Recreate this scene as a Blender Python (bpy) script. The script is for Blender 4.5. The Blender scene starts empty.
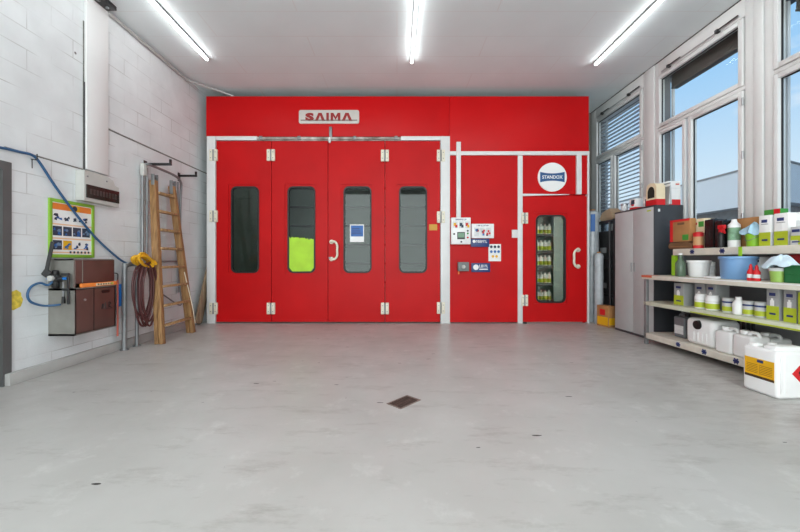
import bpy, bmesh, math, random
from mathutils import Vector, Matrix

S = bpy.context.scene
COL = S.collection
random.seed(7)

# ------------------------------------------------------------------ camera, sky, exposure
F, CX, HY, CH = 360.0, 397.0, 259.5, 1.16      # focal length (px), vanishing point (px), eye height (m)
cam_d = bpy.data.cameras.new('camera')
cam_d.sensor_width = 36.0
cam_d.lens = F / 800.0 * 36.0
cam_d.shift_x = (400.0 - CX) / 800.0
cam_d.shift_y = -(266.0 - HY) / 800.0
cam_d.clip_end = 400
cam = bpy.data.objects.new('camera', cam_d)
cam.location = (0, 0, CH)
cam.rotation_euler = (math.pi / 2, 0, 0)
COL.objects.link(cam)
S.camera = cam

S.view_settings.view_transform = 'Standard'
S.view_settings.look = 'None'
S.view_settings.gamma = 1.0
S.view_settings.use_curve_mapping = False
S.view_settings.exposure = 0.0
LED_POWER = 15.5
SKY_STRENGTH = 1.1


# sun on the far side of the roof: it lights the yard and the building across it
sn_ = bpy.data.lights.new('sun', 'SUN')
sn_.energy = 1.6
sn_.angle = math.radians(8)
sn_.color = (1.0, 0.96, 0.9)
sno = bpy.data.objects.new('sun', sn_)
sno.location = (-10, -5, 20)
sno.rotation_euler = (0.2, math.radians(-42), 0)
COL.objects.link(sno)

# added fill light behind the camera, brightens the room evenly
al = bpy.data.lights.new('rear_fill_light', 'AREA')
al.shape = 'RECTANGLE'
al.size, al.size_y = 7.0, 3.9
al.energy = 425.0
al.color = (0.93, 0.985, 1.0)
alo = bpy.data.objects.new('rear_fill_light', al)
alo.location = (0.2, -2.85, 2.1)
alo.rotation_euler = (math.pi / 2, 0, 0)
COL.objects.link(alo)


def lin(c):
    c = c / 255.0
    return c / 12.92 if c <= 0.04045 else ((c + 0.055) / 1.055) ** 2.4


def rgb(r, g, b):
    return (lin(r), lin(g), lin(b), 1.0)


def build_world():
    w = bpy.data.worlds.new('sky')
    S.world = w
    w.use_nodes = True
    nt = w.node_tree
    nt.nodes.clear()
    N, L = nt.nodes.new, nt.links.new
    out = N('ShaderNodeOutputWorld')
    bg = N('ShaderNodeBackground')
    bg.inputs['Strength'].default_value = SKY_STRENGTH
    tc = N('ShaderNodeTexCoord')
    sep = N('ShaderNodeSeparateXYZ')
    L(tc.outputs['Generated'], sep.inputs[0])
    ramp = N('ShaderNodeValToRGB')
    cr = ramp.color_ramp
    cr.elements[0].position = 0.0
    cr.elements[0].color = rgb(225, 236, 244)
    cr.elements[1].position = 0.75
    cr.elements[1].color = rgb(110, 170, 228)
    e = cr.elements.new(0.16)
    e.color = rgb(208, 229, 245)
    e = cr.elements.new(0.38)
    e.color = rgb(158, 204, 244)
    L(sep.outputs['Z'], ramp.inputs[0])
    mp = N('ShaderNodeMapping')
    mp.inputs['Scale'].default_value = (1, 1, 2.6)
    L(tc.outputs['Generated'], mp.inputs[0])
    no = N('ShaderNodeTexNoise')
    no.inputs['Scale'].default_value = 7.0
    no.inputs['Detail'].default_value = 5
    L(mp.outputs[0], no.inputs['Vector'])
    cl = N('ShaderNodeValToRGB')
    cl.color_ramp.elements[0].position = 0.60
    cl.color_ramp.elements[0].color = (0, 0, 0, 1)
    cl.color_ramp.elements[1].position = 0.78
    cl.color_ramp.elements[1].color = (0.8, 0.8, 0.8, 1)
    L(no.outputs[0], cl.inputs[0])
    mix = N('ShaderNodeMixRGB')
    L(cl.outputs[0], mix.inputs[0])
    L(ramp.outputs[0], mix.inputs[1])
    mix.inputs[2].default_value = rgb(240, 244, 250)
    L(mix.outputs[0], bg.inputs[0])
    L(bg.outputs[0], out.inputs[0])


build_world()

# ------------------------------------------------------------------ materials
MATS = {}


def mat(name, col, rough=0.5, metal=0.0, var=0.06, scale=6.0, bump=0.0, spec=0.5, bscale=None, col2=None):
    """procedural surface: base colour broken up by noise, optional fine bump"""
    if name in MATS:
        return MATS[name]
    m = bpy.data.materials.new(name)
    m.use_nodes = True
    nt = m.node_tree
    N, L = nt.nodes.new, nt.links.new
    b = nt.nodes['Principled BSDF']
    b.inputs['Roughness'].default_value = rough
    b.inputs['Metallic'].default_value = metal
    b.inputs['Specular IOR Level'].default_value = spec
    c = rgb(*col)
    tc = N('ShaderNodeTexCoord')
    no = N('ShaderNodeTexNoise')
    no.inputs['Scale'].default_value = scale
    no.inputs['Detail'].default_value = 4
    L(tc.outputs['Object'], no.inputs['Vector'])
    rp = N('ShaderNodeValToRGB')
    rp.color_ramp.elements[0].position = 0.3
    rp.color_ramp.elements[1].position = 0.7
    if col2:
        rp.color_ramp.elements[0].color = rgb(*col2)
        rp.color_ramp.elements[1].color = c
    else:
        rp.color_ramp.elements[0].color = (c[0] * (1 - var), c[1] * (1 - var), c[2] * (1 - var), 1)
        rp.color_ramp.elements[1].color = (min(1, c[0] * (1 + var)), min(1, c[1] * (1 + var)), min(1, c[2] * (1 + var)), 1)
    L(no.outputs[0], rp.inputs[0])
    L(rp.outputs[0], b.inputs['Base Color'])
    if bump:
        n2 = N('ShaderNodeTexNoise')
        n2.inputs['Scale'].default_value = bscale or scale * 8
        L(tc.outputs['Object'], n2.inputs['Vector'])
        bp = N('ShaderNodeBump')
        bp.inputs['Strength'].default_value = bump
        bp.inputs['Distance'].default_value = 0.01
        L(n2.outputs[0], bp.inputs['Height'])
        L(bp.outputs[0], b.inputs['Normal'])
    MATS[name] = m
    return m


def emit(name, col, strength):
    m = bpy.data.materials.new(name)
    m.use_nodes = True
    b = m.node_tree.nodes['Principled BSDF']
    b.inputs['Base Color'].default_value = (*col, 1)
    b.inputs['Emission Color'].default_value = (*col, 1)
    b.inputs['Emission Strength'].default_value = strength
    return m


def glass(name, tint, refl=0.08, graz=0.5):
    m = bpy.data.materials.new(name)
    m.use_nodes = True
    nt = m.node_tree
    nt.nodes.clear()
    N, L = nt.nodes.new, nt.links.new
    out = N('ShaderNodeOutputMaterial')
    tr = N('ShaderNodeBsdfTransparent')
    tr.inputs[0].default_value = rgb(*tint)
    gl = N('ShaderNodeBsdfGlossy')
    gl.inputs['Roughness'].default_value = 0.02
    fr = N('ShaderNodeLayerWeight')
    fr.inputs[0].default_value = 0.5
    pw = N('ShaderNodeMath')
    pw.operation = 'POWER'
    pw.inputs[1].default_value = 4.0
    L(fr.outputs['Facing'], pw.inputs[0])
    ma = N('ShaderNodeMath')
    ma.operation = 'MULTIPLY_ADD'
    ma.inputs[1].default_value = graz
    ma.inputs[2].default_value = refl
    L(pw.outputs[0], ma.inputs[0])
    mx = N('ShaderNodeMixShader')
    L(ma.outputs[0], mx.inputs[0])
    L(tr.outputs[0], mx.inputs[1])
    L(gl.outputs[0], mx.inputs[2])
    L(mx.outputs[0], out.inputs[0])
    return m


def m_block():
    """painted concrete block wall: courses of 0.2 m with faint joints"""
    m = bpy.data.materials.new('painted_block')
    m.use_nodes = True
    nt = m.node_tree
    N, L = nt.nodes.new, nt.links.new
    b = nt.nodes['Principled BSDF']
    b.inputs['Roughness'].default_value = 0.6
    tc = N('ShaderNodeTexCoord')
    sep = N('ShaderNodeSeparateXYZ')
    L(tc.outputs['Object'], sep.inputs[0])
    cmb = N('ShaderNodeCombineXYZ')
    L(sep.outputs['Y'], cmb.inputs[0])
    L(sep.outputs['Z'], cmb.inputs[1])
    br = N('ShaderNodeTexBrick')
    br.inputs['Scale'].default_value = 1.0
    br.inputs['Brick Width'].default_value = 0.5
    br.inputs['Row Height'].default_value = 0.2
    br.inputs['Mortar Size'].default_value = 0.006
    br.inputs['Mortar Smooth'].default_value = 0.6
    br.inputs['Color1'].default_value = (1, 1, 1, 1)
    br.inputs['Color2'].default_value = (0.96, 0.96, 0.96, 1)
    br.inputs['Mortar'].default_value = (0, 0, 0, 1)
    L(cmb.outputs[0], br.inputs['Vector'])
    n1 = N('ShaderNodeTexNoise')          # joints partly filled with paint
    n1.inputs['Scale'].default_value = 1.7
    n1.inputs['Detail'].default_value = 6
    L(tc.outputs['Object'], n1.inputs['Vector'])
    r1 = N('ShaderNodeValToRGB')
    r1.color_ramp.elements[0].position = 0.44
    r1.color_ramp.elements[0].color = (0.0, 0.0, 0.0, 1)
    r1.color_ramp.elements[1].position = 0.68
    r1.color_ramp.elements[1].color = (0.85, 0.85, 0.85, 1)
    L(n1.outputs[0], r1.inputs[0])
    mul = N('ShaderNodeMath')
    mul.operation = 'MULTIPLY'
    L(br.outputs['Fac'], mul.inputs[0])
    L(r1.outputs[0], mul.inputs[1])
    n2 = N('ShaderNodeTexNoise')
    n2.inputs['Scale'].default_value = 3.0
    n2.inputs['Detail'].default_value = 5
    L(tc.outputs['Object'], n2.inputs['Vector'])
    r2 = N('ShaderNodeValToRGB')
    r2.color_ramp.elements[0].position = 0.3
    r2.color_ramp.elements[0].color = rgb(212, 215, 216)
    r2.color_ramp.elements[1].position = 0.7
    r2.color_ramp.elements[1].color = rgb(224, 228, 229)
    L(n2.outputs[0], r2.inputs[0])
    mx = N('ShaderNodeMixRGB')
    L(mul.outputs[0], mx.inputs[0])
    L(r2.outputs[0], mx.inputs[1])
    mx.inputs[2].default_value = rgb(158, 156, 152)
    # small drill holes and chips
    vo = N('ShaderNodeTexVoronoi')
    vo.inputs['Scale'].default_value = 2.3
    L(tc.outputs['Object'], vo.inputs['Vector'])
    r3 = N('ShaderNodeValToRGB')
    r3.color_ramp.elements[0].position = 0.028
    r3.color_ramp.elements[0].color = (1, 1, 1, 1)
    r3.color_ramp.elements[1].position = 0.04
    r3.color_ramp.elements[1].color = (0, 0, 0, 1)
    L(vo.outputs['Distance'], r3.inputs[0])
    mx2 = N('ShaderNodeMixRGB')
    L(r3.outputs[0], mx2.inputs[0])
    L(mx.outputs[0], mx2.inputs[1])
    mx2.inputs[2].default_value = rgb(110, 108, 105)
    L(mx2.outputs[0], b.inputs['Base Color'])
    n3 = N('ShaderNodeTexNoise')
    n3.inputs['Scale'].default_value = 60
    L(tc.outputs['Object'], n3.inputs['Vector'])
    ad = N('ShaderNodeMath')
    ad.operation = 'MULTIPLY_ADD'
    ad.inputs[1].default_value = -1.2
    L(br.outputs['Fac'], ad.inputs[0])
    L(n3.outputs[0], ad.inputs[2])
    bp = N('ShaderNodeBump')
    bp.inputs['Strength'].default_value = 0.3
    bp.inputs['Distance'].default_value = 0.006
    L(ad.outputs[0], bp.inputs['Height'])
    L(bp.outputs[0], b.inputs['Normal'])
    return m


def m_floor():
    m = bpy.data.materials.new('grey_floor_coating')
    m.use_nodes = True
    nt = m.node_tree
    N, L = nt.nodes.new, nt.links.new
    b = nt.nodes['Principled BSDF']
    tc = N('ShaderNodeTexCoord')

    def noise(scale, detail, vec=None, rough=0.55):
        n = N('ShaderNodeTexNoise')
        n.inputs['Scale'].default_value = scale
        n.inputs['Detail'].default_value = detail
        n.inputs['Roughness'].default_value = rough
        L(vec or tc.outputs['Object'], n.inputs['Vector'])
        return n

    def ramp(src, p0, c0, p1, c1):
        r = N('ShaderNodeValToRGB')
        r.color_ramp.elements[0].position = p0
        r.color_ramp.elements[0].color = c0
        r.color_ramp.elements[1].position = p1
        r.color_ramp.elements[1].color = c1
        L(src, r.inputs[0])
        return r

    def mixc(fac, a, c2):
        x = N('ShaderNodeMixRGB')
        L(fac, x.inputs[0])
        L(a, x.inputs[1])
        x.inputs[2].default_value = c2
        return x
    base = ramp(noise(1.1, 8).outputs[0], 0.3, rgb(175, 173, 169), 0.7, rgb(190, 188, 185))
    K, W = (0, 0, 0, 1), (1, 1, 1, 1)
    # pale worn patches
    f1 = ramp(noise(3.4, 10, rough=0.7).outputs[0], 0.56, K, 0.75, (0.55, 0.55, 0.55, 1))
    c1 = mixc(f1.outputs[0], base.outputs[0], rgb(214, 213, 210))
    # brownish scuffs, stretched
    mp = N('ShaderNodeMapping')
    mp.inputs['Scale'].default_value = (0.8, 2.6, 1)
    mp.inputs['Rotation'].default_value = (0, 0, 0.35)
    L(tc.outputs['Object'], mp.inputs[0])
    f2 = ramp(noise(2.2, 12, mp.outputs[0], 0.75).outputs[0], 0.54, K, 0.74, (0.75, 0.75, 0.75, 1))
    c2 = mixc(f2.outputs[0], c1.outputs[0], rgb(142, 137, 131))
    # small dark chips
    f3 = ramp(noise(9, 12, rough=0.8).outputs[0], 0.65, K, 0.72, (0.8, 0.8, 0.8, 1))
    c3 = mixc(f3.outputs[0], c2.outputs[0], rgb(104, 99, 94))
    # elongated dark flecks and scratches
    mv = N('ShaderNodeMapping')
    mv.inputs['Scale'].default_value = (1.0, 3.2, 1)
    mv.inputs['Rotation'].default_value = (0, 0, -0.3)
    L(tc.outputs['Object'], mv.inputs[0])
    wv = noise(6, 4)
    va = N('ShaderNodeVectorMath')
    va.operation = 'MULTIPLY_ADD'
    va.inputs[1].default_value = (0.12, 0.12, 0)
    L(wv.outputs['Color'], va.inputs[0])
    L(mv.outputs[0], va.inputs[2])
    vo = N('ShaderNodeTexVoronoi')
    vo.inputs['Scale'].default_value = 2.5
    L(va.outputs[0], vo.inputs['Vector'])
    sz = N('ShaderNodeSeparateColor')
    L(vo.outputs['Color'], sz.inputs[0])
    th = N('ShaderNodeMath')
    th.operation = 'MULTIPLY'
    th.inputs[1].default_value = 0.08
    L(sz.outputs[0], th.inputs[0])
    lt = N('ShaderNodeMath')
    lt.operation = 'LESS_THAN'
    L(vo.outputs['Distance'], lt.inputs[0])
    L(th.outputs[0], lt.inputs[1])
    lm = N('ShaderNodeMath')
    lm.operation = 'MULTIPLY'
    L(lt.outputs[0], lm.inputs[0])
    L(sz.outputs[1], lm.inputs[1])
    c4 = mixc(lt.outputs[0], c3.outputs[0], rgb(40, 37, 35))
    # traffic dirt in front of the shelves
    sp = N('ShaderNodeSeparateXYZ')
    L(tc.outputs['Object'], sp.inputs[0])
    mr = N('ShaderNodeMapRange')
    mr.inputs['From Min'].default_value = 1.9
    mr.inputs['From Max'].default_value = 3.2
    L(sp.outputs['X'], mr.inputs['Value'])
    f5 = ramp(noise(5.5, 12, mp.outputs[0], 0.78).outputs[0], 0.46, K, 0.66, (0.75, 0.75, 0.75, 1))
    m5 = N('ShaderNodeMath')
    m5.operation = 'MULTIPLY'
    L(mr.outputs[0], m5.inputs[0])
    L(f5.outputs[0], m5.inputs[1])
    c5 = mixc(m5.outputs[0], c4.outputs[0], rgb(136, 128, 124))
    c3 = c5
    L(c3.outputs[0], b.inputs['Base Color'])
    rr = ramp(noise(4, 6).outputs[0], 0.3, (0.30, 0.30, 0.30, 1), 0.7, (0.46, 0.46, 0.46, 1))
    L(rr.outputs[0], b.inputs['Roughness'])
    bp = N('ShaderNodeBump')
    bp.inputs['Strength'].default_value = 0.12
    bp.inputs['Distance'].default_value = 0.01
    L(noise(14, 6).outputs[0], bp.inputs['Height'])
    L(bp.outputs[0], b.inputs['Normal'])
    return m


def m_ceiling():
    m = mat('ceiling_paint', (222, 230, 231), 0.8, var=0.05, scale=0.8)
    nt = m.node_tree
    N, L = nt.nodes.new, nt.links.new
    b = nt.nodes['Principled BSDF']
    old = b.inputs['Base Color'].links[0].from_socket
    tc = N('ShaderNodeTexCoord')
    br = N('ShaderNodeTexBrick')
    br.inputs['Scale'].default_value = 1.0
    br.inputs['Brick Width'].default_value = 2.5
    br.inputs['Row Height'].default_value = 0.5
    br.inputs['Mortar Size'].default_value = 0.008
    br.inputs['Color1'].default_value = (0, 0, 0, 1)
    br.inputs['Color2'].default_value = (0, 0, 0, 1)
    L(tc.outputs['Object'], br.inputs['Vector'])
    no = N('ShaderNodeTexNoise')
    no.inputs['Scale'].default_value = 0.9
    L(tc.outputs['Object'], no.inputs['Vector'])
    mu = N('ShaderNodeMath')
    mu.operation = 'MULTIPLY'
    L(br.outputs['Fac'], mu.inputs[0])
    L(no.outputs[0], mu.inputs[1])
    mx = N('ShaderNodeMixRGB')
    L(mu.outputs[0], mx.inputs[0])
    L(old, mx.inputs[1])
    mx.inputs[2].default_value = rgb(214, 214, 213)
    L(mx.outputs[0], b.inputs['Base Color'])
    return m


def m_wood(name, a, c, scale=18):
    m = bpy.data.materials.new(name)
    m.use_nodes = True
    nt = m.node_tree
    N, L = nt.nodes.new, nt.links.new
    b = nt.nodes['Principled BSDF']
    b.inputs['Roughness'].default_value = 0.6
    tc = N('ShaderNodeTexCoord')
    mp = N('ShaderNodeMapping')
    mp.inputs['Scale'].default_value = (scale, scale, 1.2)
    L(tc.outputs['Object'], mp.inputs[0])
    no = N('ShaderNodeTexNoise')
    no.inputs['Scale'].default_value = 2
    no.inputs['Detail'].default_value = 6
    L(mp.outputs[0], no.inputs['Vector'])
    rp = N('ShaderNodeValToRGB')
    rp.color_ramp.elements[0].position = 0.3
    rp.color_ramp.elements[0].color = rgb(*a)
    rp.color_ramp.elements[1].position = 0.68
    rp.color_ramp.elements[1].color = rgb(*c)
    L(no.outputs[0], rp.inputs[0])
    L(rp.outputs[0], b.inputs['Base Color'])
    return m


M_BLOCK, M_FLOOR, M_CEIL = m_block(), m_floor(), m_ceiling()
M_SMOOTHWALL = mat('smooth_wall_paint', (224, 224, 223), 0.6, var=0.03, scale=2, bump=0.05)
M_PLINTH = mat('plinth_grey', (170, 169, 166), 0.6, var=0.08, scale=4)
M_CONC = mat('raw_concrete', (120, 114, 108), 0.85, var=0.12, scale=3, bump=0.2)
M_CONC2 = mat('outside_concrete', (128, 128, 130), 0.85, var=0.12, scale=3, bump=0.2)
M_RED = mat('red_panel', (196, 14, 18), 0.45, var=0.07, scale=1.2, spec=0.18)
M_RED2 = mat('red_panel_door', (190, 12, 16), 0.45, var=0.08, scale=1.5, spec=0.18)
M_FRAMEW = mat('offwhite_metal', (222, 222, 221), 0.4, var=0.04, scale=3)
M_CREAM = mat('cream_plastic', (226, 220, 200), 0.4, var=0.05)
M_DIRTY = mat('dirty_rail', (215, 212, 206), 0.5, var=0.1, scale=5, col2=(120, 108, 98))
M_BLACK = mat('black_rubber', (22, 22, 22), 0.5, var=0.1)
M_BLACKM = mat('black_metal', (26, 26, 28), 0.35, var=0.1)
M_WINF = mat('window_frame_paint', (220, 220, 218), 0.45, var=0.03, scale=3)
M_ALU = mat('aluminium', (176, 178, 180), 0.35, 0.7, var=0.06)
M_STEEL = mat('dull_steel', (140, 142, 143), 0.45, 0.6, var=0.12)
M_DSTEEL = mat('dark_steel', (62, 62, 63), 0.45, 0.4, var=0.15)
M_WHITE = mat('white_plastic', (236, 236, 235), 0.35, var=0.02)
M_WHITEP = mat('white_card', (238, 238, 236), 0.6, var=0.03)
M_GREYC = mat('grey_card', (196, 198, 197), 0.55, var=0.05)
M_GREYSHADE = mat('shaded_grey_card', (158, 160, 160), 0.55, var=0.05)  # carton grey darkened: shade of the middle shelf put into the colour
M_GREYD = mat('grey_card_side', (142, 143, 143), 0.6, var=0.06)
M_LIME = mat('lime_print', (178, 192, 44), 0.5, var=0.08, scale=12)
M_LIMET = mat('lime_tape', (152, 204, 42), 0.5, var=0.08)
M_NAVY = mat('navy_print', (34, 52, 108), 0.5, var=0.1)
M_BLUE = mat('blue_print', (38, 98, 168), 0.5, var=0.1)
M_REDP = mat('red_print', (206, 28, 34), 0.5, var=0.08)
M_GREENP = mat('green_print', (62, 150, 58), 0.5, var=0.1)
M_YEL = mat('yellow_print', (228, 172, 20), 0.5, var=0.06)
M_ORANGE = mat('orange_print', (232, 130, 56), 0.5, var=0.08)
M_KRAFT = mat('brown_cardboard', (172, 122, 74), 0.8, var=0.1, scale=8)
M_KRAFTD = mat('dark_brown_paper', (112, 80, 52), 0.8, var=0.2, scale=9)
M_CREAMP = mat('cream_card', (232, 214, 180), 0.6, var=0.05)
M_PRINTD = mat('dark_picture', (48, 58, 76), 0.6, var=0.35, scale=40)
M_PRINTL = mat('pale_print', (214, 216, 216), 0.6, var=0.12, scale=30)
M_WOOD = m_wood('ladder_wood', (124, 90, 56), (176, 134, 88))
M_WOODR = m_wood('rung_wood', (136, 104, 70), (186, 152, 108))
M_BOARD = m_wood('board_wood', (116, 96, 76), (160, 138, 110), 10)
M_LOCKB = mat('brown_lacquer', (92, 62, 56), 0.45, var=0.12, scale=4)
M_LOCKG = mat('bare_sheet_metal', (136, 134, 128), 0.5, 0.35, var=0.15, scale=5)
M_HOSEB = mat('blue_hose', (44, 88, 128), 0.45, var=0.1)
M_HOSER = mat('burgundy_hose', (82, 42, 42), 0.45, var=0.15, scale=20)
M_HOSEY = mat('yellow_strap', (222, 166, 26), 0.6, var=0.15, scale=20)
M_CABL = mat('cabinet_door_grey', (184, 186, 186), 0.45, var=0.03)
M_CABD = mat('cabinet_body_anthracite', (58, 60, 64), 0.45, var=0.05)
M_SHELFE = mat('cream_shelf_edge', (218, 214, 200), 0.5, var=0.08, scale=8)
M_SHELFT = mat('grey_shelf_top', (150, 150, 148), 0.5, var=0.1)
M_TUBB = mat('light_blue_plastic', (118, 160, 205), 0.4, var=0.04)
M_GREENC = mat('green_crate_plastic', (22, 110, 62), 0.4, var=0.06)
M_CLOTHB = mat('pale_blue_cloth', (170, 205, 222), 0.9, var=0.14, scale=14, bump=0.4)
M_LIMEB = mat('lime_plastic', (140, 196, 44), 0.4, var=0.08)
M_PINK = mat('pinkish_red', (206, 104, 88), 0.5, var=0.08)
M_BLUEP = mat('bright_blue_plastic', (36, 112, 190), 0.4, var=0.06)
M_GUN = mat('gunmetal', (70, 70, 70), 0.5, 0.5, var=0.2)
M_SMOKE = mat('smoked_plastic', (44, 43, 40), 0.25, var=0.08)
M_BOXG = mat('light_grey_plastic', (190, 190, 185), 0.5, var=0.05)
M_RUST = mat('rusty_iron', (86, 66, 58), 0.8, 0.2, var=0.3, scale=25)
M_INT = mat('booth_inner_panel', (176, 184, 180), 0.5, var=0.05)
M_TEAL = mat('grey_teal_panel', (150, 168, 164), 0.5, var=0.05)
M_FILM = mat('lime_green_sheet', (176, 222, 60), 0.7, var=0.08, scale=6)
M_PLASTIC = mat('cloudy_wrap', (172, 178, 182), 0.25, var=0.15, scale=7)
M_CLAD = mat('outside_cladding', (222, 222, 222), 0.5, var=0.04, scale=0.7)
M_CLADD = mat('outside_dark_band', (150, 146, 144), 0.8, var=0.15)
M_SLAT = mat('blind_slat', (236, 238, 240), 0.4, var=0.03)
M_SLATD = mat('folded_blind', (104, 98, 92), 0.5, var=0.15)
M_TAN = mat('tan_label', (196, 150, 104), 0.5, var=0.06)
M_GLASS = glass('window_glass', (250, 252, 252), 0.004, 0.06)
M_GLASSB = glass('booth_glass', (206, 218, 213), 0.028)
M_LED = emit('led_diffuser', (0.96, 1.0, 1.0), LED_POWER)
M_LCD = mat('green_lcd', (96, 140, 108), 0.3, var=0.1)


# ------------------------------------------------------------------ mesh helpers
def _new(bm, fn):
    n0 = len(bm.faces)
    fn()
    bm.faces.ensure_lookup_table()
    return bm.faces[n0:]


def box(bm, x0, x1, y0, y1, z0, z1, mi=0, bev=0.0, seg=2):
    x0, x1 = min(x0, x1), max(x0, x1)
    y0, y1 = min(y0, y1), max(y0, y1)
    z0, z1 = min(z0, z1), max(z0, z1)
    t = bmesh.new()
    bmesh.ops.create_cube(t, size=1.0)
    for v in t.verts:
        v.co = Vector(((x0 + x1) / 2 + v.co.x * (x1 - x0), (y0 + y1) / 2 + v.co.y * (y1 - y0), (z0 + z1) / 2 + v.co.z * (z1 - z0)))
    if bev:
        bmesh.ops.bevel(t, geom=list(t.edges), offset=bev, segments=seg, profile=0.5, affect='EDGES')
    merge(bm, t, mi)


def merge(bm, t, mi=None, M=None):
    vs = {}
    for v in t.verts:
        vs[v] = bm.verts.new(M @ v.co if M else v.co)
    for f in t.faces:
        try:
            g = bm.faces.new([vs[v] for v in f.verts])
            g.material_index = f.material_index if mi is None else mi
        except ValueError:
            pass
    t.free()


def beam(bm, p0, p1, w, h, side=(1, 0, 0), mi=0, bev=0.0):
    """square bar from p0 to p1, w across `side`, h across the other way"""
    p0, p1 = Vector(p0), Vector(p1)
    d = (p1 - p0)
    ln = d.length
    d.normalize()
    s = Vector(side)
    s = (s - d * s.dot(d)).normalized()
    n = d.cross(s)
    t = bmesh.new()
    box(t, -w / 2, w / 2, -h / 2, h / 2, 0, ln, 0, bev)
    M = Matrix(((s.x, n.x, d.x, p0.x), (s.y, n.y, d.y, p0.y), (s.z, n.z, d.z, p0.z), (0, 0, 0, 1)))
    merge(bm, t, mi, M)


def cyl(bm, p0, p1, r0, r1=None, seg=20, mi=0):
    r1 = r0 if r1 is None else r1
    p0, p1 = Vector(p0), Vector(p1)
    d = (p1 - p0).normalized()
    a = Vector((0, 0, 1)) if abs(d.z) < 0.9 else Vector((1, 0, 0))
    u = d.cross(a).normalized()
    w = d.cross(u)
    A, B = [], []
    for i in range(seg):
        t = 2 * math.pi * i / seg
        o = u * math.cos(t) + w * math.sin(t)
        A.append(bm.verts.new(p0 + o * r0))
        B.append(bm.verts.new(p1 + o * r1))
    fs = [bm.faces.new((A[i], A[(i + 1) % seg], B[(i + 1) % seg], B[i])) for i in range(seg)]
    fs.append(bm.faces.new(A[::-1]))
    fs.append(bm.faces.new(B))
    for f in fs:
        f.material_index = mi


def smooth_path(pts, n=6, closed=False):
    P = [Vector(p) for p in pts]
    out = []
    m = len(P)
    rng = m if closed else m - 1
    for i in range(rng):
        a = P[(i - 1) % m] if (closed or i > 0) else P[0]
        b, c = P[i], P[(i + 1) % m]
        d = P[(i + 2) % m] if (closed or i + 2 < m) else P[-1]
        for k in range(n):
            t = k / n
            out.append(0.5 * ((2 * b) + (c - a) * t + (2 * a - 5 * b + 4 * c - d) * t * t + (3 * b - a - 3 * c + d) * t ** 3))
    if not closed:
        out.append(P[-1])
    return out


def tube(bm, pts, r, seg=10, mi=0, n=6, closed=False, straight=False):
    P = [Vector(p) for p in pts] if straight else smooth_path(pts, n, closed)
    rings = []
    prev = None
    m = len(P)
    for i, p in enumerate(P):
        if closed:
            d = P[(i + 1) % m] - P[i - 1]
        else:
            d = P[min(i + 1, m - 1)] - P[max(i - 1, 0)]
        d.normalize()
        if prev is None:
            a = Vector((0, 0, 1)) if abs(d.z) < 0.9 else Vector((1, 0, 0))
            u = d.cross(a).normalized()
        else:
            u = (prev - d * prev.dot(d)).normalized()
        prev = u
        w = d.cross(u)
        rings.append([bm.verts.new(p + (u * math.cos(2 * math.pi * k / seg) + w * math.sin(2 * math.pi * k / seg)) * r) for k in range(seg)])
    for i in range(m if closed else m - 1):
        A, B = rings[i], rings[(i + 1) % m]
        for k in range(seg):
            f = bm.faces.new((A[k], A[(k + 1) % seg], B[(k + 1) % seg], B[k]))
            f.material_index = mi
    if not closed:
        bm.faces.new(rings[0][::-1]).material_index = mi
        bm.faces.new(rings[-1]).material_index = mi


def lathe(bm, prof, c=(0, 0, 0), seg=28, mi=0, mis=None, sx=1.0):
    """profile [(r, z)], revolved about z through c"""
    rings = []
    for r, z in prof:
        rings.append([bm.verts.new((c[0] + sx * r * math.cos(2 * math.pi * k / seg), c[1] + r * math.sin(2 * math.pi * k / seg), c[2] + z)) for k in range(seg)])
    for i in range(len(prof) - 1):
        for k in range(seg):
            f = bm.faces.new((rings[i][k], rings[i][(k + 1) % seg], rings[i + 1][(k + 1) % seg], rings[i + 1][k]))
            f.material_index = mis[i] if mis else mi
    if prof[0][0] > 1e-5:
        bm.faces.new(rings[0][::-1]).material_index = mis[0] if mis else mi
    if prof[-1][0] > 1e-5:
        bm.faces.new(rings[-1]).material_index = mis[-1] if mis else mi


def prism(bm, poly, lo, hi, axis='y', mi=0):
    """extrude polygon; axis y: poly is (x,z); axis x: (y,z); axis z: (x,y)"""
    def pt(a, b, t):
        return {'y': (a, t, b), 'x': (t, a, b), 'z': (a, b, t)}[axis]
    A = [bm.verts.new(pt(a, b, lo)) for a, b in poly]
    B = [bm.verts.new(pt(a, b, hi)) for a, b in poly]
    n = len(poly)
    fs = [bm.faces.new((A[i], A[(i + 1) % n], B[(i + 1) % n], B[i])) for i in range(n)]
    fs.append(bm.faces.new(A[::-1]))
    fs.append(bm.faces.new(B))
    for f in fs:
        f.material_index = mi


def ring_prism(bm, outer, inner, lo, hi, axis='y', mi=0):
    def pt(a, b, t):
        return {'y': (a, t, b), 'x': (t, a, b), 'z': (a, b, t)}[axis]
    n = len(outer)
    R = [[bm.verts.new(pt(a, b, t)) for a, b in poly] for poly, t in ((outer, lo), (inner, lo), (outer, hi), (inner, hi))]
    for i in range(n):
        j = (i + 1) % n
        for q in ((R[0][i], R[0][j], R[1][j], R[1][i]), (R[2][j], R[2][i], R[3][i], R[3][j]),
                  (R[0][j], R[0][i], R[2][i], R[2][j]), (R[1][i], R[1][j], R[3][j], R[3][i])):
            bm.faces.new(q).material_index = mi


def rrect(x0, x1, z0, z1, r, n=6):
    pts = []
    for cx, cz, a0 in ((x1 - r, z1 - r, 0), (x0 + r, z1 - r, 90), (x0 + r, z0 + r, 180), (x1 - r, z0 + r, 270)):
        for k in range(n + 1):
            a = math.radians(a0 + 90 * k / n)
            pts.append((cx + r * math.cos(a), cz + r * math.sin(a)))
    return pts


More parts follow.
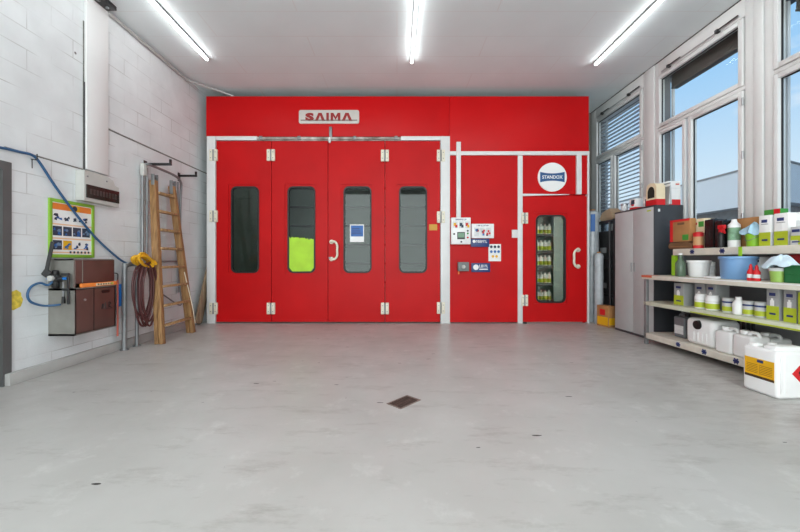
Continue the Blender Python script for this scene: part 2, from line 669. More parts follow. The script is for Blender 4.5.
def rect_like(outer, x0, x1, z0, z1):
    """points on the rectangle matching a rounded rectangle's points by nearest corner/edge projection"""
    n = len(outer) // 4
    c = [(x1, z1), (x0, z1), (x0, z0), (x1, z0)]
    out = []
    for q in range(4):
        for k in range(n):
            px, pz = outer[q * n + k]
            out.append(c[q] if 0 < k < n - 1 else ((x1 if q in (0, 3) else x0, pz) if (k == 0) == (q in (0, 2)) else (px, z1 if q in (0, 1) else z0)))
    return out


def text_bm(bm, s, height, centre, width=None, M=None, mi=0, depth=0.002, bold=0.0):
    """flat extruded lettering; local x = reading direction, y = up; M maps to place"""
    cu = bpy.data.curves.new('lettering', 'FONT')
    cu.body = s
    cu.size = 1.0
    cu.extrude = 0.0
    cu.offset = bold
    cu.resolution_u = 3
    ob = bpy.data.objects.new('lettering', cu)
    COL.objects.link(ob)
    dg = bpy.context.evaluated_depsgraph_get()
    me = ob.evaluated_get(dg).to_mesh()
    t = bmesh.new()
    t.from_mesh(me)
    ob.evaluated_get(dg).to_mesh_clear()
    bpy.data.objects.remove(ob)
    bpy.data.curves.remove(cu)
    r = bmesh.ops.extrude_face_region(t, geom=list(t.faces))
    zs = [v.co for v in t.verts]
    x0, x1 = min(v.x for v in zs), max(v.x for v in zs)
    y0, y1 = min(v.y for v in zs), max(v.y for v in zs)
    ks = height / (y1 - y0)
    kx = (width / (x1 - x0)) if width else ks
    ext = [g for g in r['geom'] if isinstance(g, bmesh.types.BMVert)]
    for v in ext:
        v.co.z += 1.0
    for v in t.verts:
        v.co = Vector(((v.co.x - (x0 + x1) / 2) * kx + centre[0], (v.co.y - (y0 + y1) / 2) * ks + centre[1], v.co.z * depth))
    merge(bm, t, mi, M)


def strokes(bm, x0, x1, z0, z1, y, seed, n, mi=0):
    """a row of small letter-like strokes for print too small to read"""
    rnd = random.Random(seed)
    cw = (x1 - x0) / n
    for k in range(n):
        a = x0 + k * cw
        t = cw * 0.26
        box(bm, a, a + t, y - 0.0015, y, z0, z1, mi)
        if rnd.random() < 0.7:
            zq = rnd.choice((z0, (z0 + z1) / 2 - t * 0.4, z1 - t * 0.9))
            box(bm, a, a + cw * 0.75, y - 0.0012, y, zq, zq + t * 0.9, mi)
        if rnd.random() < 0.5:
            box(bm, a + cw * 0.5, a + cw * 0.75, y - 0.0013, y, z0 if rnd.random() < 0.5 else (z0 + z1) / 2, z1, mi)


# ------------------------------------------------------------------ object helpers
def link_mesh(name, bm, mats, parent=None):
    me = bpy.data.meshes.new(name)
    bmesh.ops.recalc_face_normals(bm, faces=list(bm.faces))
    bm.to_mesh(me)
    bm.free()
    for m in (mats if isinstance(mats, (list, tuple)) else [mats]):
        me.materials.append(m)
    me.shade_smooth()
    me.set_sharp_from_angle(angle=math.radians(38))
    o = bpy.data.objects.new(name, me)
    COL.objects.link(o)
    if parent:
        o.parent = parent
    return o


def root_matrix(o):
    return Matrix.Translation(o.location) @ Matrix.Rotation(o.rotation_euler.z, 4, 'Z')


def thing(name, label, cat, loc=(0, 0, 0), rotz=0.0, group=None):
    o = bpy.data.objects.new(name, None)
    o.empty_display_size = 0.1
    COL.objects.link(o)
    o.location = loc
    o.rotation_euler = (0, 0, rotz)
    o['label'] = label
    o['category'] = cat
    if group:
        o['group'] = group
    return o


def part(parent, name, bm, mats, world=None, label=None):
    """child mesh; world=root when bm is in world coordinates and must be moved into root's frame"""
    if world is not None:
        bmesh.ops.transform(bm, matrix=root_matrix(world).inverted(), verts=list(bm.verts))
    o = link_mesh(name, bm, mats, parent)
    if label:
        o['label'] = label
    return o


def solo(name, bm, mats, label, cat, loc=None, rotz=0.0, group=None, local=False):
    """thing that is one mesh. bm in world coordinates unless local"""
    o_loc = Vector(loc or (0, 0, 0))
    if not local:
        M = Matrix.Translation(o_loc) @ Matrix.Rotation(rotz, 4, 'Z')
        bmesh.ops.transform(bm, matrix=M.inverted(), verts=list(bm.verts))
    o = link_mesh(name, bm, mats)
    o.location = o_loc
    o.rotation_euler = (0, 0, rotz)
    o['label'] = label
    o['category'] = cat
    if group:
        o['group'] = group
    return o


def struct(name, bm, mats, parent=None):
    o = link_mesh(name, bm, mats, parent)
    if not parent:
        o['kind'] = 'structure'
    return o


NB = bmesh.new
YB = F / 54.7                                     # distance of the spray booth front


def bx(px):
    return (px - CX) / 54.7


def bz(py):
    return CH + (HY - py) / 54.7


XL, XR, ZC = -3.6, 4.1, 4.26


def lw(px, X=XL):                                  # distance at which a pixel column meets the plane x = X
    return F * X / (px - CX)


def zz(py, Y):
    return CH + (HY - py) * Y / F


# ------------------------------------------------------------------ setting
YBACK, YREAR = 12.2, -3.0
b = NB(); box(b, XL - 0.3, XR + 0.4, YREAR, YBACK, -0.15, 0.0); struct('floor', b, M_FLOOR)
b = NB(); box(b, XL - 0.3, XR + 0.4, YREAR, YBACK, ZC, ZC + 0.2); struct('ceiling', b, M_CEIL)
# left wall with the door opening (y 2.25..3.35)
DY0, DY1, DZ = 2.2, 3.35, 2.06
b = NB()
box(b, XL - 0.25, XL, DY1, YBACK, 0, ZC)
box(b, XL - 0.25, XL, YREAR, DY0, 0, ZC)
box(b, XL - 0.25, XL, DY0, DY1, DZ, ZC)
struct('wall_left', b, M_BLOCK)
b = NB(); box(b, XL - 0.3, XR + 0.4, YBACK, YBACK + 0.2, 0, ZC); struct('wall_back', b, M_CONC)
b = NB(); box(b, XL - 0.3, XR + 0.4, YREAR - 0.2, YREAR, 0, ZC); struct('wall_rear', b, M_SMOOTHWALL)
b = NB(); box(b, XL, XL + 0.06, DY1 - 0.06, 6.2, 0, 0.11, bev=0.006); struct('baseboard_left', b, M_PLINTH)
# concrete pilaster above the fuse box, and the dark joints beside it
b = NB()
box(b, XL, XL + 0.035, 4.14, 4.45, 2.2, ZC, bev=0.004)
struct('trim_1', b, M_SMOOTHWALL)
b = NB()
box(b, XL - 0.01, XL + 0.004, 4.125, 4.14, 2.2, 3.9)
box(b, XL - 0.01, XL + 0.004, 3.3, 4.14, 2.186, 2.198)
box(b, XL - 0.01, XL + 0.006, 4.45, 8.0, 2.775, 2.792)
struct('trim_2', b, mat('dark_joint', (112, 110, 106), 0.9, var=0.3, scale=12))
# steel door at the left edge
b = NB()
box(b, XL - 0.2, XL + 0.015, DY1 - 0.075, DY1, 0, DZ)
box(b, XL - 0.2, XL + 0.015, DY0, DY0 + 0.075, 0, DZ)
box(b, XL - 0.2, XL + 0.015, DY0 + 0.075, DY1 - 0.075, DZ - 0.075, DZ)
d1 = struct('door_1', b, mat('door_frame_grey', (88, 88, 88), 0.5, var=0.08))
b = NB(); box(b, XL - 0.12, XL - 0.07, DY0 + 0.08, DY1 - 0.08, 0.01, DZ - 0.08, bev=0.004)
struct('door_leaf', b, mat('door_leaf_grey', (60, 60, 62), 0.5, var=0.08), d1)
b = NB()
tube(b, [(XL - 0.07, 2.36, 1.02), (XL - 0.03, 2.36, 1.02), (XL - 0.03, 2.48, 1.02)], 0.01, straight=True)
struct('door_handle', b, M_ALU, d1)
# concrete column in the far right corner
b = NB(); box(b, 3.5, XR + 0.3, 7.62, 8.05, 0, ZC); struct('wall_corner', b, M_CONC)

# right wall: masonry below the sills and piers between windows
SILL = 1.45
WINS = [(6.07, 7.37), (4.317, 5.606), (2.562, 3.861)]
ZG = (SILL, 3.105, 3.275, 3.965)                   # glass: lower pane bottom/top, upper pane bottom/top
b = NB()
box(b, XR, XR + 0.38, YREAR, 7.62, 0, SILL - 0.1)
box(b, XR + 0.1, XR + 0.38, YREAR, 2.42, SILL - 0.1, ZC)
box(b, XR, XR + 0.1, YREAR, 2.42, SILL - 0.1, ZC)
for y0, y1 in ((7.40, 7.62), (5.645, 6.03), (3.995, 4.28)):
    box(b, XR + 0.1, XR + 0.19, y0, y1, SILL - 0.1, ZC)
box(b, XR + 0.1, XR + 0.34, 2.42, 7.62, 4.03, ZC)
struct('wall_right', b, [M_CONC2])
b = NB()
for y0, y1 in ((5.72 + 0.009, 5.95 - 0.009), (4.017 + 0.009, 4.14 - 0.009)):
    box(b, XR - 0.012, XR + 0.1, y0, y1, SILL - 0.1, ZC - 0.012, bev=0.003)
box(b, XR - 0.03, XR + 0.1, 2.42, 7.6, SILL - 0.14, SILL - 0.1, bev=0.003)
struct('trim_3', b, M_WINF)
for i, (g0, g1) in enumerate(WINS):
    y0 = g0 - 0.18 if i != 0 else 5.95
    y1 = g1 + 0.115 if i != 0 else 7.60
    if i == 1:
        y0, y1 = 4.14, 5.72
    if i == 2:
        y0, y1 = 2.42, 4.017
    b = NB()
    # fixed frame
    fx0, fx1 = XR, XR + 0.09
    box(b, fx0, fx1, y0, g0 - 0.075, SILL - 0.1, ZC - 0.012, bev=0.003)
    box(b, fx0, fx1, g1 + 0.06, y1, SILL - 0.1, ZC - 0.012, bev=0.003)
    box(b, fx0, fx1, g0 - 0.075, g1 + 0.06, ZG[3] + 0.07, ZC - 0.012, bev=0.003)
    box(b, fx0, fx1, g0 - 0.075, g1 + 0.06, ZG[1] + 0.065, ZG[2] - 0.06, bev=0.003)
    box(b, fx0, fx1, g0 - 0.075, g1 + 0.06, SILL - 0.1, SILL - 0.065, bev=0.003)
    w = struct('window_%d' % (i + 1), b, M_WINF)
    # sashes stand a little proud of the frame
    m0 = g1 - 0.445 * (g1 - g0) / 1.29 if True else 0
    m0, m1 = (6.76, 6.90) if i == 0 else ((5.005, 5.163) if i == 1 else (3.26, 3.418))

    def sash(a0, a1, z0, z1, e=0.055, name='sash'):
        b = NB()
        sx0, sx1 = XR - 0.014, XR + 0.07
        box(b, sx0, sx1, a0 - e, a0, z0 - e, z1 + e, bev=0.004)
        box(b, sx0, sx1, a1, a1 + e, z0 - e, z1 + e, bev=0.004)
        box(b, sx0, sx1, a0, a1, z0 - e, z0, bev=0.004)
        box(b, sx0, sx1, a0, a1, z1, z1 + e, bev=0.004)
        s = struct(name, b, M_WINF, w)
        b = NB()
        gk = 0.012
        box(b, XR + 0.02, XR + 0.034, a0, a0 + gk, z0, z1)
        box(b, XR + 0.02, XR + 0.034, a1 - gk, a1, z0, z1)
        box(b, XR + 0.02, XR + 0.034, a0, a1, z0, z0 + gk)
        box(b, XR + 0.02, XR + 0.034, a0, a1, z1 - gk, z1)
        struct('glazing_seal', b, M_BLACK, s)
        b = NB()
        box(b, XR + 0.036, XR + 0.044, a0 - 0.01, a1 + 0.01, z0 - 0.01, z1 + 0.01)
        struct('pane', b, M_GLASS, s)
        return s
    sash(g0, g1, ZG[2], ZG[3])
    e2 = (m1 - m0) / 2 - 0.004
    sash(g0, m0, ZG[0], ZG[1], min(0.055, e2))
    sash(m1, g1, ZG[0], ZG[1], min(0.055, e2))
    # scissor opener rod along the head
    b = NB()
    zr = 4.06
    cyl(b, (XR - 0.02, g0 - 0.02, zr), (XR - 0.02, g1 - 0.05, zr), 0.007, seg=8)
    for ya, yb in ((g0 - 0.02, g0 + 0.26), (g0 + 0.86, g0 + 1.08)):
        cyl(b, (XR - 0.03, ya, zr + 0.012), (XR - 0.03, yb, zr + 0.012), 0.008, seg=8, mi=1)
        box(b, XR - 0.05, XR - 0.005, yb - 0.02, yb + 0.02, zr - 0.02, zr + 0.02, 1)
    struct('opener_rod', b, [M_ALU, M_DSTEEL], w)
    # knuckle hinges on the near side of the sash
    for hz in (1.62, 2.35, 2.98):
        b = NB()
        cyl(b, (XR - 0.022, g0 - 0.068, hz), (XR - 0.022, g0 - 0.068, hz + 0.09), 0.011, seg=10)
        struct('hinge', b, M_ALU, w)
    # outside guide rails of the blinds
    b = NB()
    for yy in (g0 - 0.01, g1 + (0.02 if i < 2 else 0.12)):
        box(b, XR + 0.192, XR + 0.222, yy - 0.028, yy + 0.008, SILL - 0.1, 4.0)
    struct('blind_rail', b, M_FRAMEW, w)

# shadow gap strip between ceiling and frames
b = NB(); box(b, XR - 0.006, XR + 0.1, 2.42, 7.62, ZC - 0.012, ZC - 0.001); struct('trim_4', b, M_DSTEEL)

# blinds (outside)
def slats(bm, y0, y1, z0, z1, pitch, tilt):
    n = int((z1 - z0) / pitch)
    for k in range(n):
        z = z1 - k * pitch
        c, s = math.cos(tilt) * 0.04, math.sin(tilt) * 0.04
        x = XR + 0.125
        beam(bm, (x, y0, z), (x, y1, z), 0.08, 0.003, (c, 0, s))


r = thing('venetian_blind', 'white outside venetian blind lowered over the far window beside the red booth', 'blind', (XR + 0.125, 6.72, 4.0))
b = NB(); slats(b, 6.04, 7.395, SILL - 0.05, 3.98, 0.072, math.radians(3)); part(r, 'slats', b, M_SLAT, r)
b = NB(); box(b, XR + 0.095, XR + 0.18, 6.07, 7.37, 3.985, 4.028); part(r, 'headrail', b, M_ALU, r)
for i, lab in ((1, 'grey outside venetian blind pulled up at the head of the middle window'),
               (2, 'grey outside venetian blind pulled up over the window at the right photo edge')):
    g0, g1 = WINS[i]
    r = thing('venetian_blind', lab, 'blind', (XR + 0.215, (g0 + g1) / 2, 3.83))
    b = NB()
    for k in range(22):
        z = 3.84 + k * 0.0085
        jit = random.uniform(-0.004, 0.004)
        box(b, XR + 0.175 + jit, XR + 0.255 + jit, g0 + 0.005, g1 - 0.005, z, z + 0.006)
    part(r, 'slats', b, M_SLATD, r)
    b = NB(); box(b, XR + 0.165, XR + 0.265, g0 + 0.003, g1 - 0.003, 3.815, 3.838, bev=0.004); part(r, 'bottom_rail', b, M_SLATD, r)
    b = NB(); box(b, XR + 0.14, XR + 0.29, g0, g1, 4.03 - 0.002, 4.03 - 0.001); part(r, 'headrail', b, M_DSTEEL, r)

# building across the yard
r = thing('building', 'low grey metal clad building outside the windows', 'building', (20, 22, -1))
b = NB()
prism(b, [(12.8, 12.0), (30, 19.8), (30, 45), (12.8, 45)], 3.12, 4.46, 'z')
part(r, 'clad_parapet', b, M_CLAD, r)
b = NB()
prism(b, [(13.3, 12.6), (30, 20.4), (30, 44), (13.3, 44)], -1, 3.12, 'z')
part(r, 'lower_wall', b, M_CLADD, r)
b = NB()
prism(b, [(12.77, 11.95), (30.05, 19.76), (30.05, 45), (12.77, 45)], 4.46, 4.52, 'z')
part(r, 'roof_edge', b, M_CLADD, r)
b = NB(); box(b, 4.6, 60, -20, 80, -1.2, -1.0)
o = struct('ground', b, mat('asphalt', (120, 120, 120), 0.9, var=0.1))

# ------------------------------------------------------------------ ceiling luminaires
def luminaire(x, yend, lab):
    r = thing('led_strip_light', lab, 'ceiling light', (x, 2.0, ZC))
    b = NB(); box(b, x - 0.022, x + 0.022, -1.5, yend, ZC - 0.03, ZC - 0.001, bev=0.003); part(r, 'housing', b, M_STEEL, r)
    b = NB(); box(b, x - 0.016, x + 0.016, -1.49, yend - 0.01, ZC - 0.062, ZC - 0.031, bev=0.006); part(r, 'diffuser', b, M_LED, r)
    b = NB(); box(b, x - 0.02, x + 0.02, yend - 0.012, yend + 0.004, ZC - 0.064, ZC - 0.001, bev=0.003); part(r, 'end_cap', b, M_FRAMEW, r)


luminaire(-2.90, 5.51, 'leftmost of the three long lit strip lights under the ceiling')
luminaire(0.23, 5.59, 'middle one of the three long lit strip lights under the ceiling')
luminaire(3.11, 5.65, 'rightmost of the three long lit strip lights, near the windows')

# ------------------------------------------------------------------ spray booth
BX0, BX1, BTOP = bx(207), bx(588), bz(97)
XS = bx(450)                                       # division between booth and service room
booth = thing('spray_booth', 'big red panelled spray booth filling the back of the room', 'spray booth', (0, YB, 0))
yb = YB


def bpart(name, bm, m, parent=None, label=None):
    return part(parent or booth, name, bm, m, booth, label)


# fascia
b = NB(); box(b, BX0, bx(449), yb - 0.03, yb + 0.05, bz(137), BTOP, bev=0.004)
bpart('fascia_panel', b, M_RED)
b = NB(); box(b, bx(449) + 0.004, BX1, yb - 0.03, yb + 0.05, bz(152), BTOP, bev=0.004)
bpart('fascia_panel', b, M_RED)
# shell
b = NB()
box(b, BX0, BX0 + 0.05, yb + 0.06, 11.6, 0, BTOP)
box(b, XS - 0.03, XS + 0.03, yb + 0.06, 11.6, 0, BTOP - 0.06)
box(b, BX1 - 0.05, BX1, yb + 0.06, 7.6, 0, BTOP)
box(b, XS + 0.03, BX1 - 0.05, 9.0, 9.06, 0, BTOP - 0.06)
box(b, BX0 + 0.05, XS - 0.03, 11.54, 11.6, 0, BTOP - 0.06)
box(b, BX0, BX1, yb + 0.055, 11.6, BTOP - 0.05, BTOP)
bpart('shell_panel', b, M_INT)
# grilles and dark joint lines on the inside back wall of the booth
b = NB()
for k in range(6):
    box(b, BX0 + 0.06, XS - 0.05, 11.50, 11.54, 0.4 + k * 0.6, 0.46 + k * 0.6)
bpart('joint_rail', b, M_DSTEEL)
# frame
b = NB(); box(b, bx(208), bx(216.5), yb - 0.05, yb + 0.05, 0, bz(137), bev=0.006); bpart('frame_post', b, M_FRAMEW)
b = NB(); box(b, bx(440.3), bx(449.6), yb - 0.05, yb + 0.05, 0, bz(137), bev=0.006); bpart('frame_post', b, M_FRAMEW)
b = NB()
box(b, bx(216.5), bx(258), yb - 0.05, yb + 0.05, bz(141), bz(137), bev=0.006)
box(b, bx(401), bx(440.3), yb - 0.05, yb + 0.05, bz(141), bz(137), bev=0.006)
box(b, bx(258), bx(401), yb - 0.035, yb + 0.05, bz(141.3), bz(138), bev=0.006, mi=1)
bpart('frame_head', b, [M_FRAMEW, M_DIRTY])
b = NB(); cyl(b, (bx(258), yb - 0.045, bz(139.2)), (bx(401), yb - 0.045, bz(139.2)), 0.026, seg=12)
bpart('closer_rod', b, M_DIRTY, label='dirty rod along the head of the doors')
b = NB()
for p in (262, 300, 355, 396):
    b = NB()
    box(b, bx(p) - 0.03, bx(p) + 0.03, yb - 0.075, yb - 0.03, bz(140.8), bz(137.2), bev=0.004)
    bpart('rod_bracket', b, M_STEEL)
# latch over the middle
b = NB(); box(b, bx(329.8), bx(332.6), yb - 0.075, yb - 0.03, bz(139), bz(128), bev=0.006); lt = bpart('top_latch', b, M_STEEL)
b = NB(); box(b, bx(329.4), bx(331.4), yb - 0.085, yb - 0.05, bz(144), bz(138.5), bev=0.004); bpart('latch_tongue', b, M_FRAMEW, lt)


def leaf_window(xa, xb, wx0, wx1, wz0, wz1, z0, z1, rx):
    """door leaf with a rounded window: returns leaf object"""
    b = NB()
    y0, y1 = yb - 0.03, yb + 0.03
    rc0, rc1, rd0, rd1 = rx
    # four slabs round the recess
    box(b, xa, rc0, y0, y1, z0, z1)
    box(b, rc1, xb, y0, y1, z0, z1)
    box(b, rc0, rc1, y0, y1, z0, rd0)
    box(b, rc0, rc1, y0, y1, rd1, z1)
    # recessed plate with rounded cut-out
    out = rrect(wx0, wx1, wz0, wz1, 0.1)
    rc = rect_like(out, rc0, rc1, rd0, rd1)
    ring_prism(b, rc, out, y0 + 0.016, y1 - 0.008, 'y')
    lf = bpart('door_leaf', b, M_RED2)
    b = NB()
    inn = rrect(wx0 + 0.028, wx1 - 0.028, wz0 + 0.028, wz1 - 0.028, 0.08)
    ring_prism(b, out, inn, y0 + 0.004, y1 - 0.01, 'y')
    bpart('window_seal', b, M_BLACK, lf)
    b = NB()
    prism(b, rrect(wx0 + 0.02, wx1 - 0.02, wz0 + 0.02, wz1 - 0.02, 0.085), yb, yb + 0.008, 'y')
    bpart('window_pane', b, M_GLASSB, lf)
    return lf


def hinge(px, py, parent, w=8.0, h=11.5):
    b = NB()
    x0, x1, z0, z1 = bx(px - w / 2), bx(px + w / 2), bz(py + h / 2), bz(py - h / 2)
    xm = (x0 + x1) / 2
    box(b, x0, xm - 0.012, yb - 0.075, yb - 0.03, z0, z1, 0, 0.008)
    box(b, xm + 0.012, x1, yb - 0.075, yb - 0.03, z0, z1, 0, 0.008)
    cyl(b, (xm, yb - 0.062, z0 + 0.006), (xm, yb - 0.062, z1 - 0.006), 0.016, seg=12, mi=1)
    for q in (0.25, 0.75):
        for xx in ((x0 + xm) / 2 - 0.004, (x1 + xm) / 2 + 0.004):
            cyl(b, (xx, yb - 0.078, z0 + (z1 - z0) * q), (xx, yb - 0.07, z0 + (z1 - z0) * q), 0.009, seg=8, mi=1)
    return bpart('hinge', b, [M_CREAM, M_STEEL], parent)


edges = [217, 272, 328.3, 385, 440]
gl = [(231.5, 259.5), (287.8, 315.6), (343.6, 371.6), (399, 427)]
leaves = []
for i in range(4):
    xa, xb = bx(edges[i]) + 0.005, bx(edges[i + 1]) - 0.005
    g0, g1 = gl[i]
    lf = leaf_window(xa, xb, bx(g0), bx(g1), bz(273), bz(186.5), 0.025, bz(141.6),
                     (bx(g0 - 2.4), bx(g1 + 0.8), bz(273.8), bz(184.4)))
    leaves.append(lf)
for px, pys, li in ((215, (156, 216.5, 308), 0), (272, (156, 308), 1), (385, (156.5, 308), 2), (440.5, (156.5, 217.5, 307.5), 3)):
    for py in pys:
        hinge(px, py, leaves[li])


def d_handle(xg, zlo, zhi, bend, parent):
    b = NB()
    pts = [(xg, yb - 0.03, zhi), (xg, yb - 0.085, zhi), (xg + bend * 0.6, yb - 0.1, zhi), (xg + bend, yb - 0.1, zhi - 0.06),
           (xg + bend, yb - 0.1, (zlo + zhi) / 2), (xg + bend, yb - 0.1, zlo + 0.06), (xg + bend * 0.6, yb - 0.1, zlo), (xg, yb - 0.085, zlo), (xg, yb - 0.03, zlo)]
    tube(b, pts, 0.021, seg=12)
    for z in (zlo, zhi):
        cyl(b, (xg, yb - 0.045, z), (xg, yb - 0.03, z), 0.04, seg=16)
    return bpart('handle', b, M_CREAM, parent)


d_handle(bx(332), bz(259), bz(242), 0.11, leaves[2])
b = NB(); cyl(b, (bx(330.2), yb - 0.05, bz(258)), (bx(330.2), yb - 0.03, bz(258)), 0.02, seg=12); bpart('lock', b, M_STEEL, leaves[2])
# paper on the third window, yellow tag on the fourth leaf, lime sheet on the second window
b = NB()
box(b, bx(350), bx(364), yb - 0.006, yb - 0.002, bz(242), bz(224.5), 0)
box(b, bx(351), bx(363.2), yb - 0.0075, yb - 0.006, bz(236.5), bz(225.5), 1)
for k in range(3):
    box(b, bx(352), bx(361.5 - k), yb - 0.0085, yb - 0.0075, bz(233.6 - k * 2.2), bz(232.7 - k * 2.2), 2)
bpart('paper_notice', b, [M_WHITEP, M_BLUE, M_NAVY], leaves[2], 'white sheet with a blue picture on the glass')
b = NB(); box(b, bx(429), bx(437), yb - 0.033, yb - 0.03, bz(230.5), bz(224.5)); bpart('sticker', b, mat('ochre_sticker', (204, 152, 58), 0.6), leaves[3])
b = NB()
xs0, xs1 = bx(289.2), bx(314.3)
top = []
n = 26
random.seed(3)
for k in range(n + 1):
    t = k / n
    top.append((xs1 + (xs0 - xs1) * t, bz(239.2 - 2.2 * t) + random.uniform(-0.02, 0.02)))
prism(b, [(xs0 + 0.06, bz(271.6)), (xs1 - 0.06, bz(271.2)), (xs1, bz(267))] + top + [(xs0, bz(267.5))], yb - 0.006, yb - 0.002, 'y')
bpart('masking_sheet', b, M_FILM, leaves[1], 'lime green sheet on the lower half of the glass')

# service section
b = NB()
box(b, bx(449.6), bx(517), yb - 0.03, yb + 0.05, 0.02, bz(156))
bpart('wall_panel', b, M_RED2)
b = NB(); box(b, bx(522), bx(586.3), yb - 0.028, yb + 0.05, bz(194.5), bz(156)); bpart('transom_panel', b, M_RED2)
b = NB(); box(b, bx(517), BX1, yb + 0.034, yb + 0.06, bz(200), bz(190)); box(b, bx(584), BX1, yb + 0.034, yb + 0.06, 0, bz(200)); box(b, bx(517), bx(524), yb + 0.034, yb + 0.06, 0, bz(200)); bpart('light_block_strip', b, M_RED2)  # added hidden strips, stop fill light leaking round the service door
b = NB(); box(b, bx(449.8), BX1, yb - 0.055, yb + 0.05, bz(155.8), bz(152), bev=0.005); bpart('head_rail', b, M_FRAMEW)
b = NB(); box(b, bx(517), bx(521.8), yb - 0.05, yb + 0.05, 0, bz(156), bev=0.005); bpart('frame_post', b, M_FRAMEW)
b = NB(); box(b, bx(586.3), BX1, yb - 0.05, yb + 0.05, 0, bz(156), bev=0.005); bpart('frame_post', b, M_FRAMEW)
b = NB(); box(b, bx(455.8), bx(460.2), yb - 0.075, yb - 0.03, bz(219), bz(143), bev=0.005); bpart('cable_duct', b, M_FRAMEW)
b = NB(); box(b, bx(574.8), bx(579.7), yb - 0.075, yb - 0.028, bz(195), bz(156), bev=0.005); bpart('cable_duct', b, M_FRAMEW)
b = NB(); prism(b, [(bx(522), bz(196.4)), (bx(568), bz(195.2)), (bx(568), bz(194.7)), (bx(522), bz(194.2))], yb - 0.05, yb - 0.02, 'y'); bpart('lit_edge', b, M_FRAMEW)  # light along the transom edge, drawn as a tapered white strip
b = NB(); box(b, bx(511), bx(517), yb - 0.07, yb - 0.03, bz(238), bz(230), bev=0.005); bpart('door_contact', b, M_FRAMEW)
sl = leaf_window(bx(522) + 0.006, bx(586.3) - 0.006, bx(535.4), bx(565.4), bz(302.8), bz(215), 0.025, bz(196.6),
                 (bx(533.4), bx(566.4), bz(303.6), bz(213)))
for py in (218.5, 300):
    hinge(523.5, py, sl, 6.5, 11)
d_handle(bx(577), bz(266.5), bz(250), -0.1, sl)
b = NB(); cyl(b, (bx(523.5), yb - 0.06, 0.0), (bx(523.5), yb - 0.06, 0.03), 0.04, 0.03, seg=12); bpart('door_stop', b, M_BLACK, sl)

# room behind the service door: rack with bottles, and an added unseen fill strip that brightens them
rk = thing('bottle_rack', 'grey rack of bottles seen through the service door window', 'rack', (bx(556), 7.55, 0))
kq = 7.5 / YB


def ix(px, Y=7.5):
    return (px - CX) * Y / F


def iz(py, Y=7.5):
    return CH + (HY - py) * Y / F


rows = [234, 250.5, 265.5, 283, 300.5]
b = NB(); box(b, ix(553), ix(570), 7.46, 7.5, 0, iz(206)); part(rk, 'end_panel', b, M_TEAL, rk)
b = NB(); box(b, ix(520), ix(570), 7.86, 7.89, 0, iz(206)); part(rk, 'back_panel', b, M_INT, rk)
for py in rows:
    b = NB(); box(b, ix(520), ix(553), 7.47, 7.86, iz(py) - 0.05, iz(py)); part(rk, 'shelf', b, mat('dark_grey_shelf', (70, 74, 74), 0.5), rk)
proto = None
rownames = ['top', 'second', 'third', 'fourth', 'lowest']


def lime_bottle(name, label, w, h, loc, rotz=0.0, group=None):
    r = thing(name, label, 'bottle', loc, rotz, group)
    b = NB()
    lathe(b, [(w * 0.46, 0), (w / 2, 0.01), (w / 2, h * 0.72), (w * 0.36, h * 0.82), (w * 0.2, h * 0.86), (w * 0.2, h * 0.9)], seg=20)
    part(r, 'body', b, M_WHITE)
    b = NB(); lathe(b, [(w * 0.505, h * 0.06), (w * 0.505, h * 0.42)], seg=20); part(r, 'label', b, M_LIME)
    b = NB(); cyl(b, (0, 0, h * 0.9), (0, 0, h), w * 0.22, seg=16); part(r, 'cap', b, M_WHITE)
    return r


def copy_thing(src, loc, label=None, group=None):
    r = src.copy()
    COL.objects.link(r)
    r.location = loc
    if label:
        r['label'] = label
    if group:
        r['group'] = group
    for ch in list(src.children):
        c = ch.copy()
        COL.objects.link(c)
        c.parent = r
        for g in list(ch.children):
            d = g.copy()
            COL.objects.link(d)
            d.parent = c
    return r


for ri, py in enumerate(rows):
    for k in range(4):
        loc = (ix(538.0 + k * 4.1), 7.56, iz(py) + 0.001)
        lab = 'white and lime green bottle on the %s board of the rack behind the service door' % rownames[ri]
        if proto is None:
            proto = lime_bottle('paint_bottle', lab, 0.08, 0.215, loc, 0, 'bottles in the rack behind the service door')
        else:
            copy_thing(proto, loc, lab)
r = thing('rack_fill_light', 'added upright fill strip, unseen in the room behind the service door', 'fill light', (3.36, 6.72, 0.4))
b = NB(); box(b, 3.37, 3.42, 6.68, 6.76, 0.4, 2.5); part(r, 'housing', b, M_FRAMEW, r)
b = NB(); box(b, 3.33, 3.369, 6.69, 6.75, 0.42, 2.48, bev=0.01); part(r, 'diffuser', b, emit('rack_fill_glow', (1, 0.99, 0.95), 34), r)
for k, x in enumerate((-2.6, 0.1)):  # added unseen strips, lift the dark interior behind the booth glass
    r = thing('booth_fill_light', ('left' if k == 0 else 'right') + ' added ceiling fill strip, unseen inside the red spray booth', 'fill light', (x, 8.0, BTOP - 0.08), 0, 'added fill strips inside the booth')
    b = NB(); box(b, x - 0.05, x + 0.05, 7.2, 9.2, BTOP - 0.08, BTOP - 0.055); part(r, 'housing', b, M_FRAMEW, r)
    b = NB(); box(b, x - 0.035, x + 0.035, 7.22, 9.18, BTOP - 0.11, BTOP - 0.081, bev=0.008); part(r, 'diffuser', b, emit('booth_fill_glow', (1, 1, 0.97), 9), r)

# ---- signs and boxes on the booth
ys = yb - 0.032
MB = Matrix(((1, 0, 0, 0), (0, 0, -1, ys), (0, 1, 0, 0), (0, 0, 0, 1)))      # text plane -> booth front


def MBY(y):
    return Matrix(((1, 0, 0, 0), (0, 0, -1, y), (0, 1, 0, 0), (0, 0, 0, 1)))


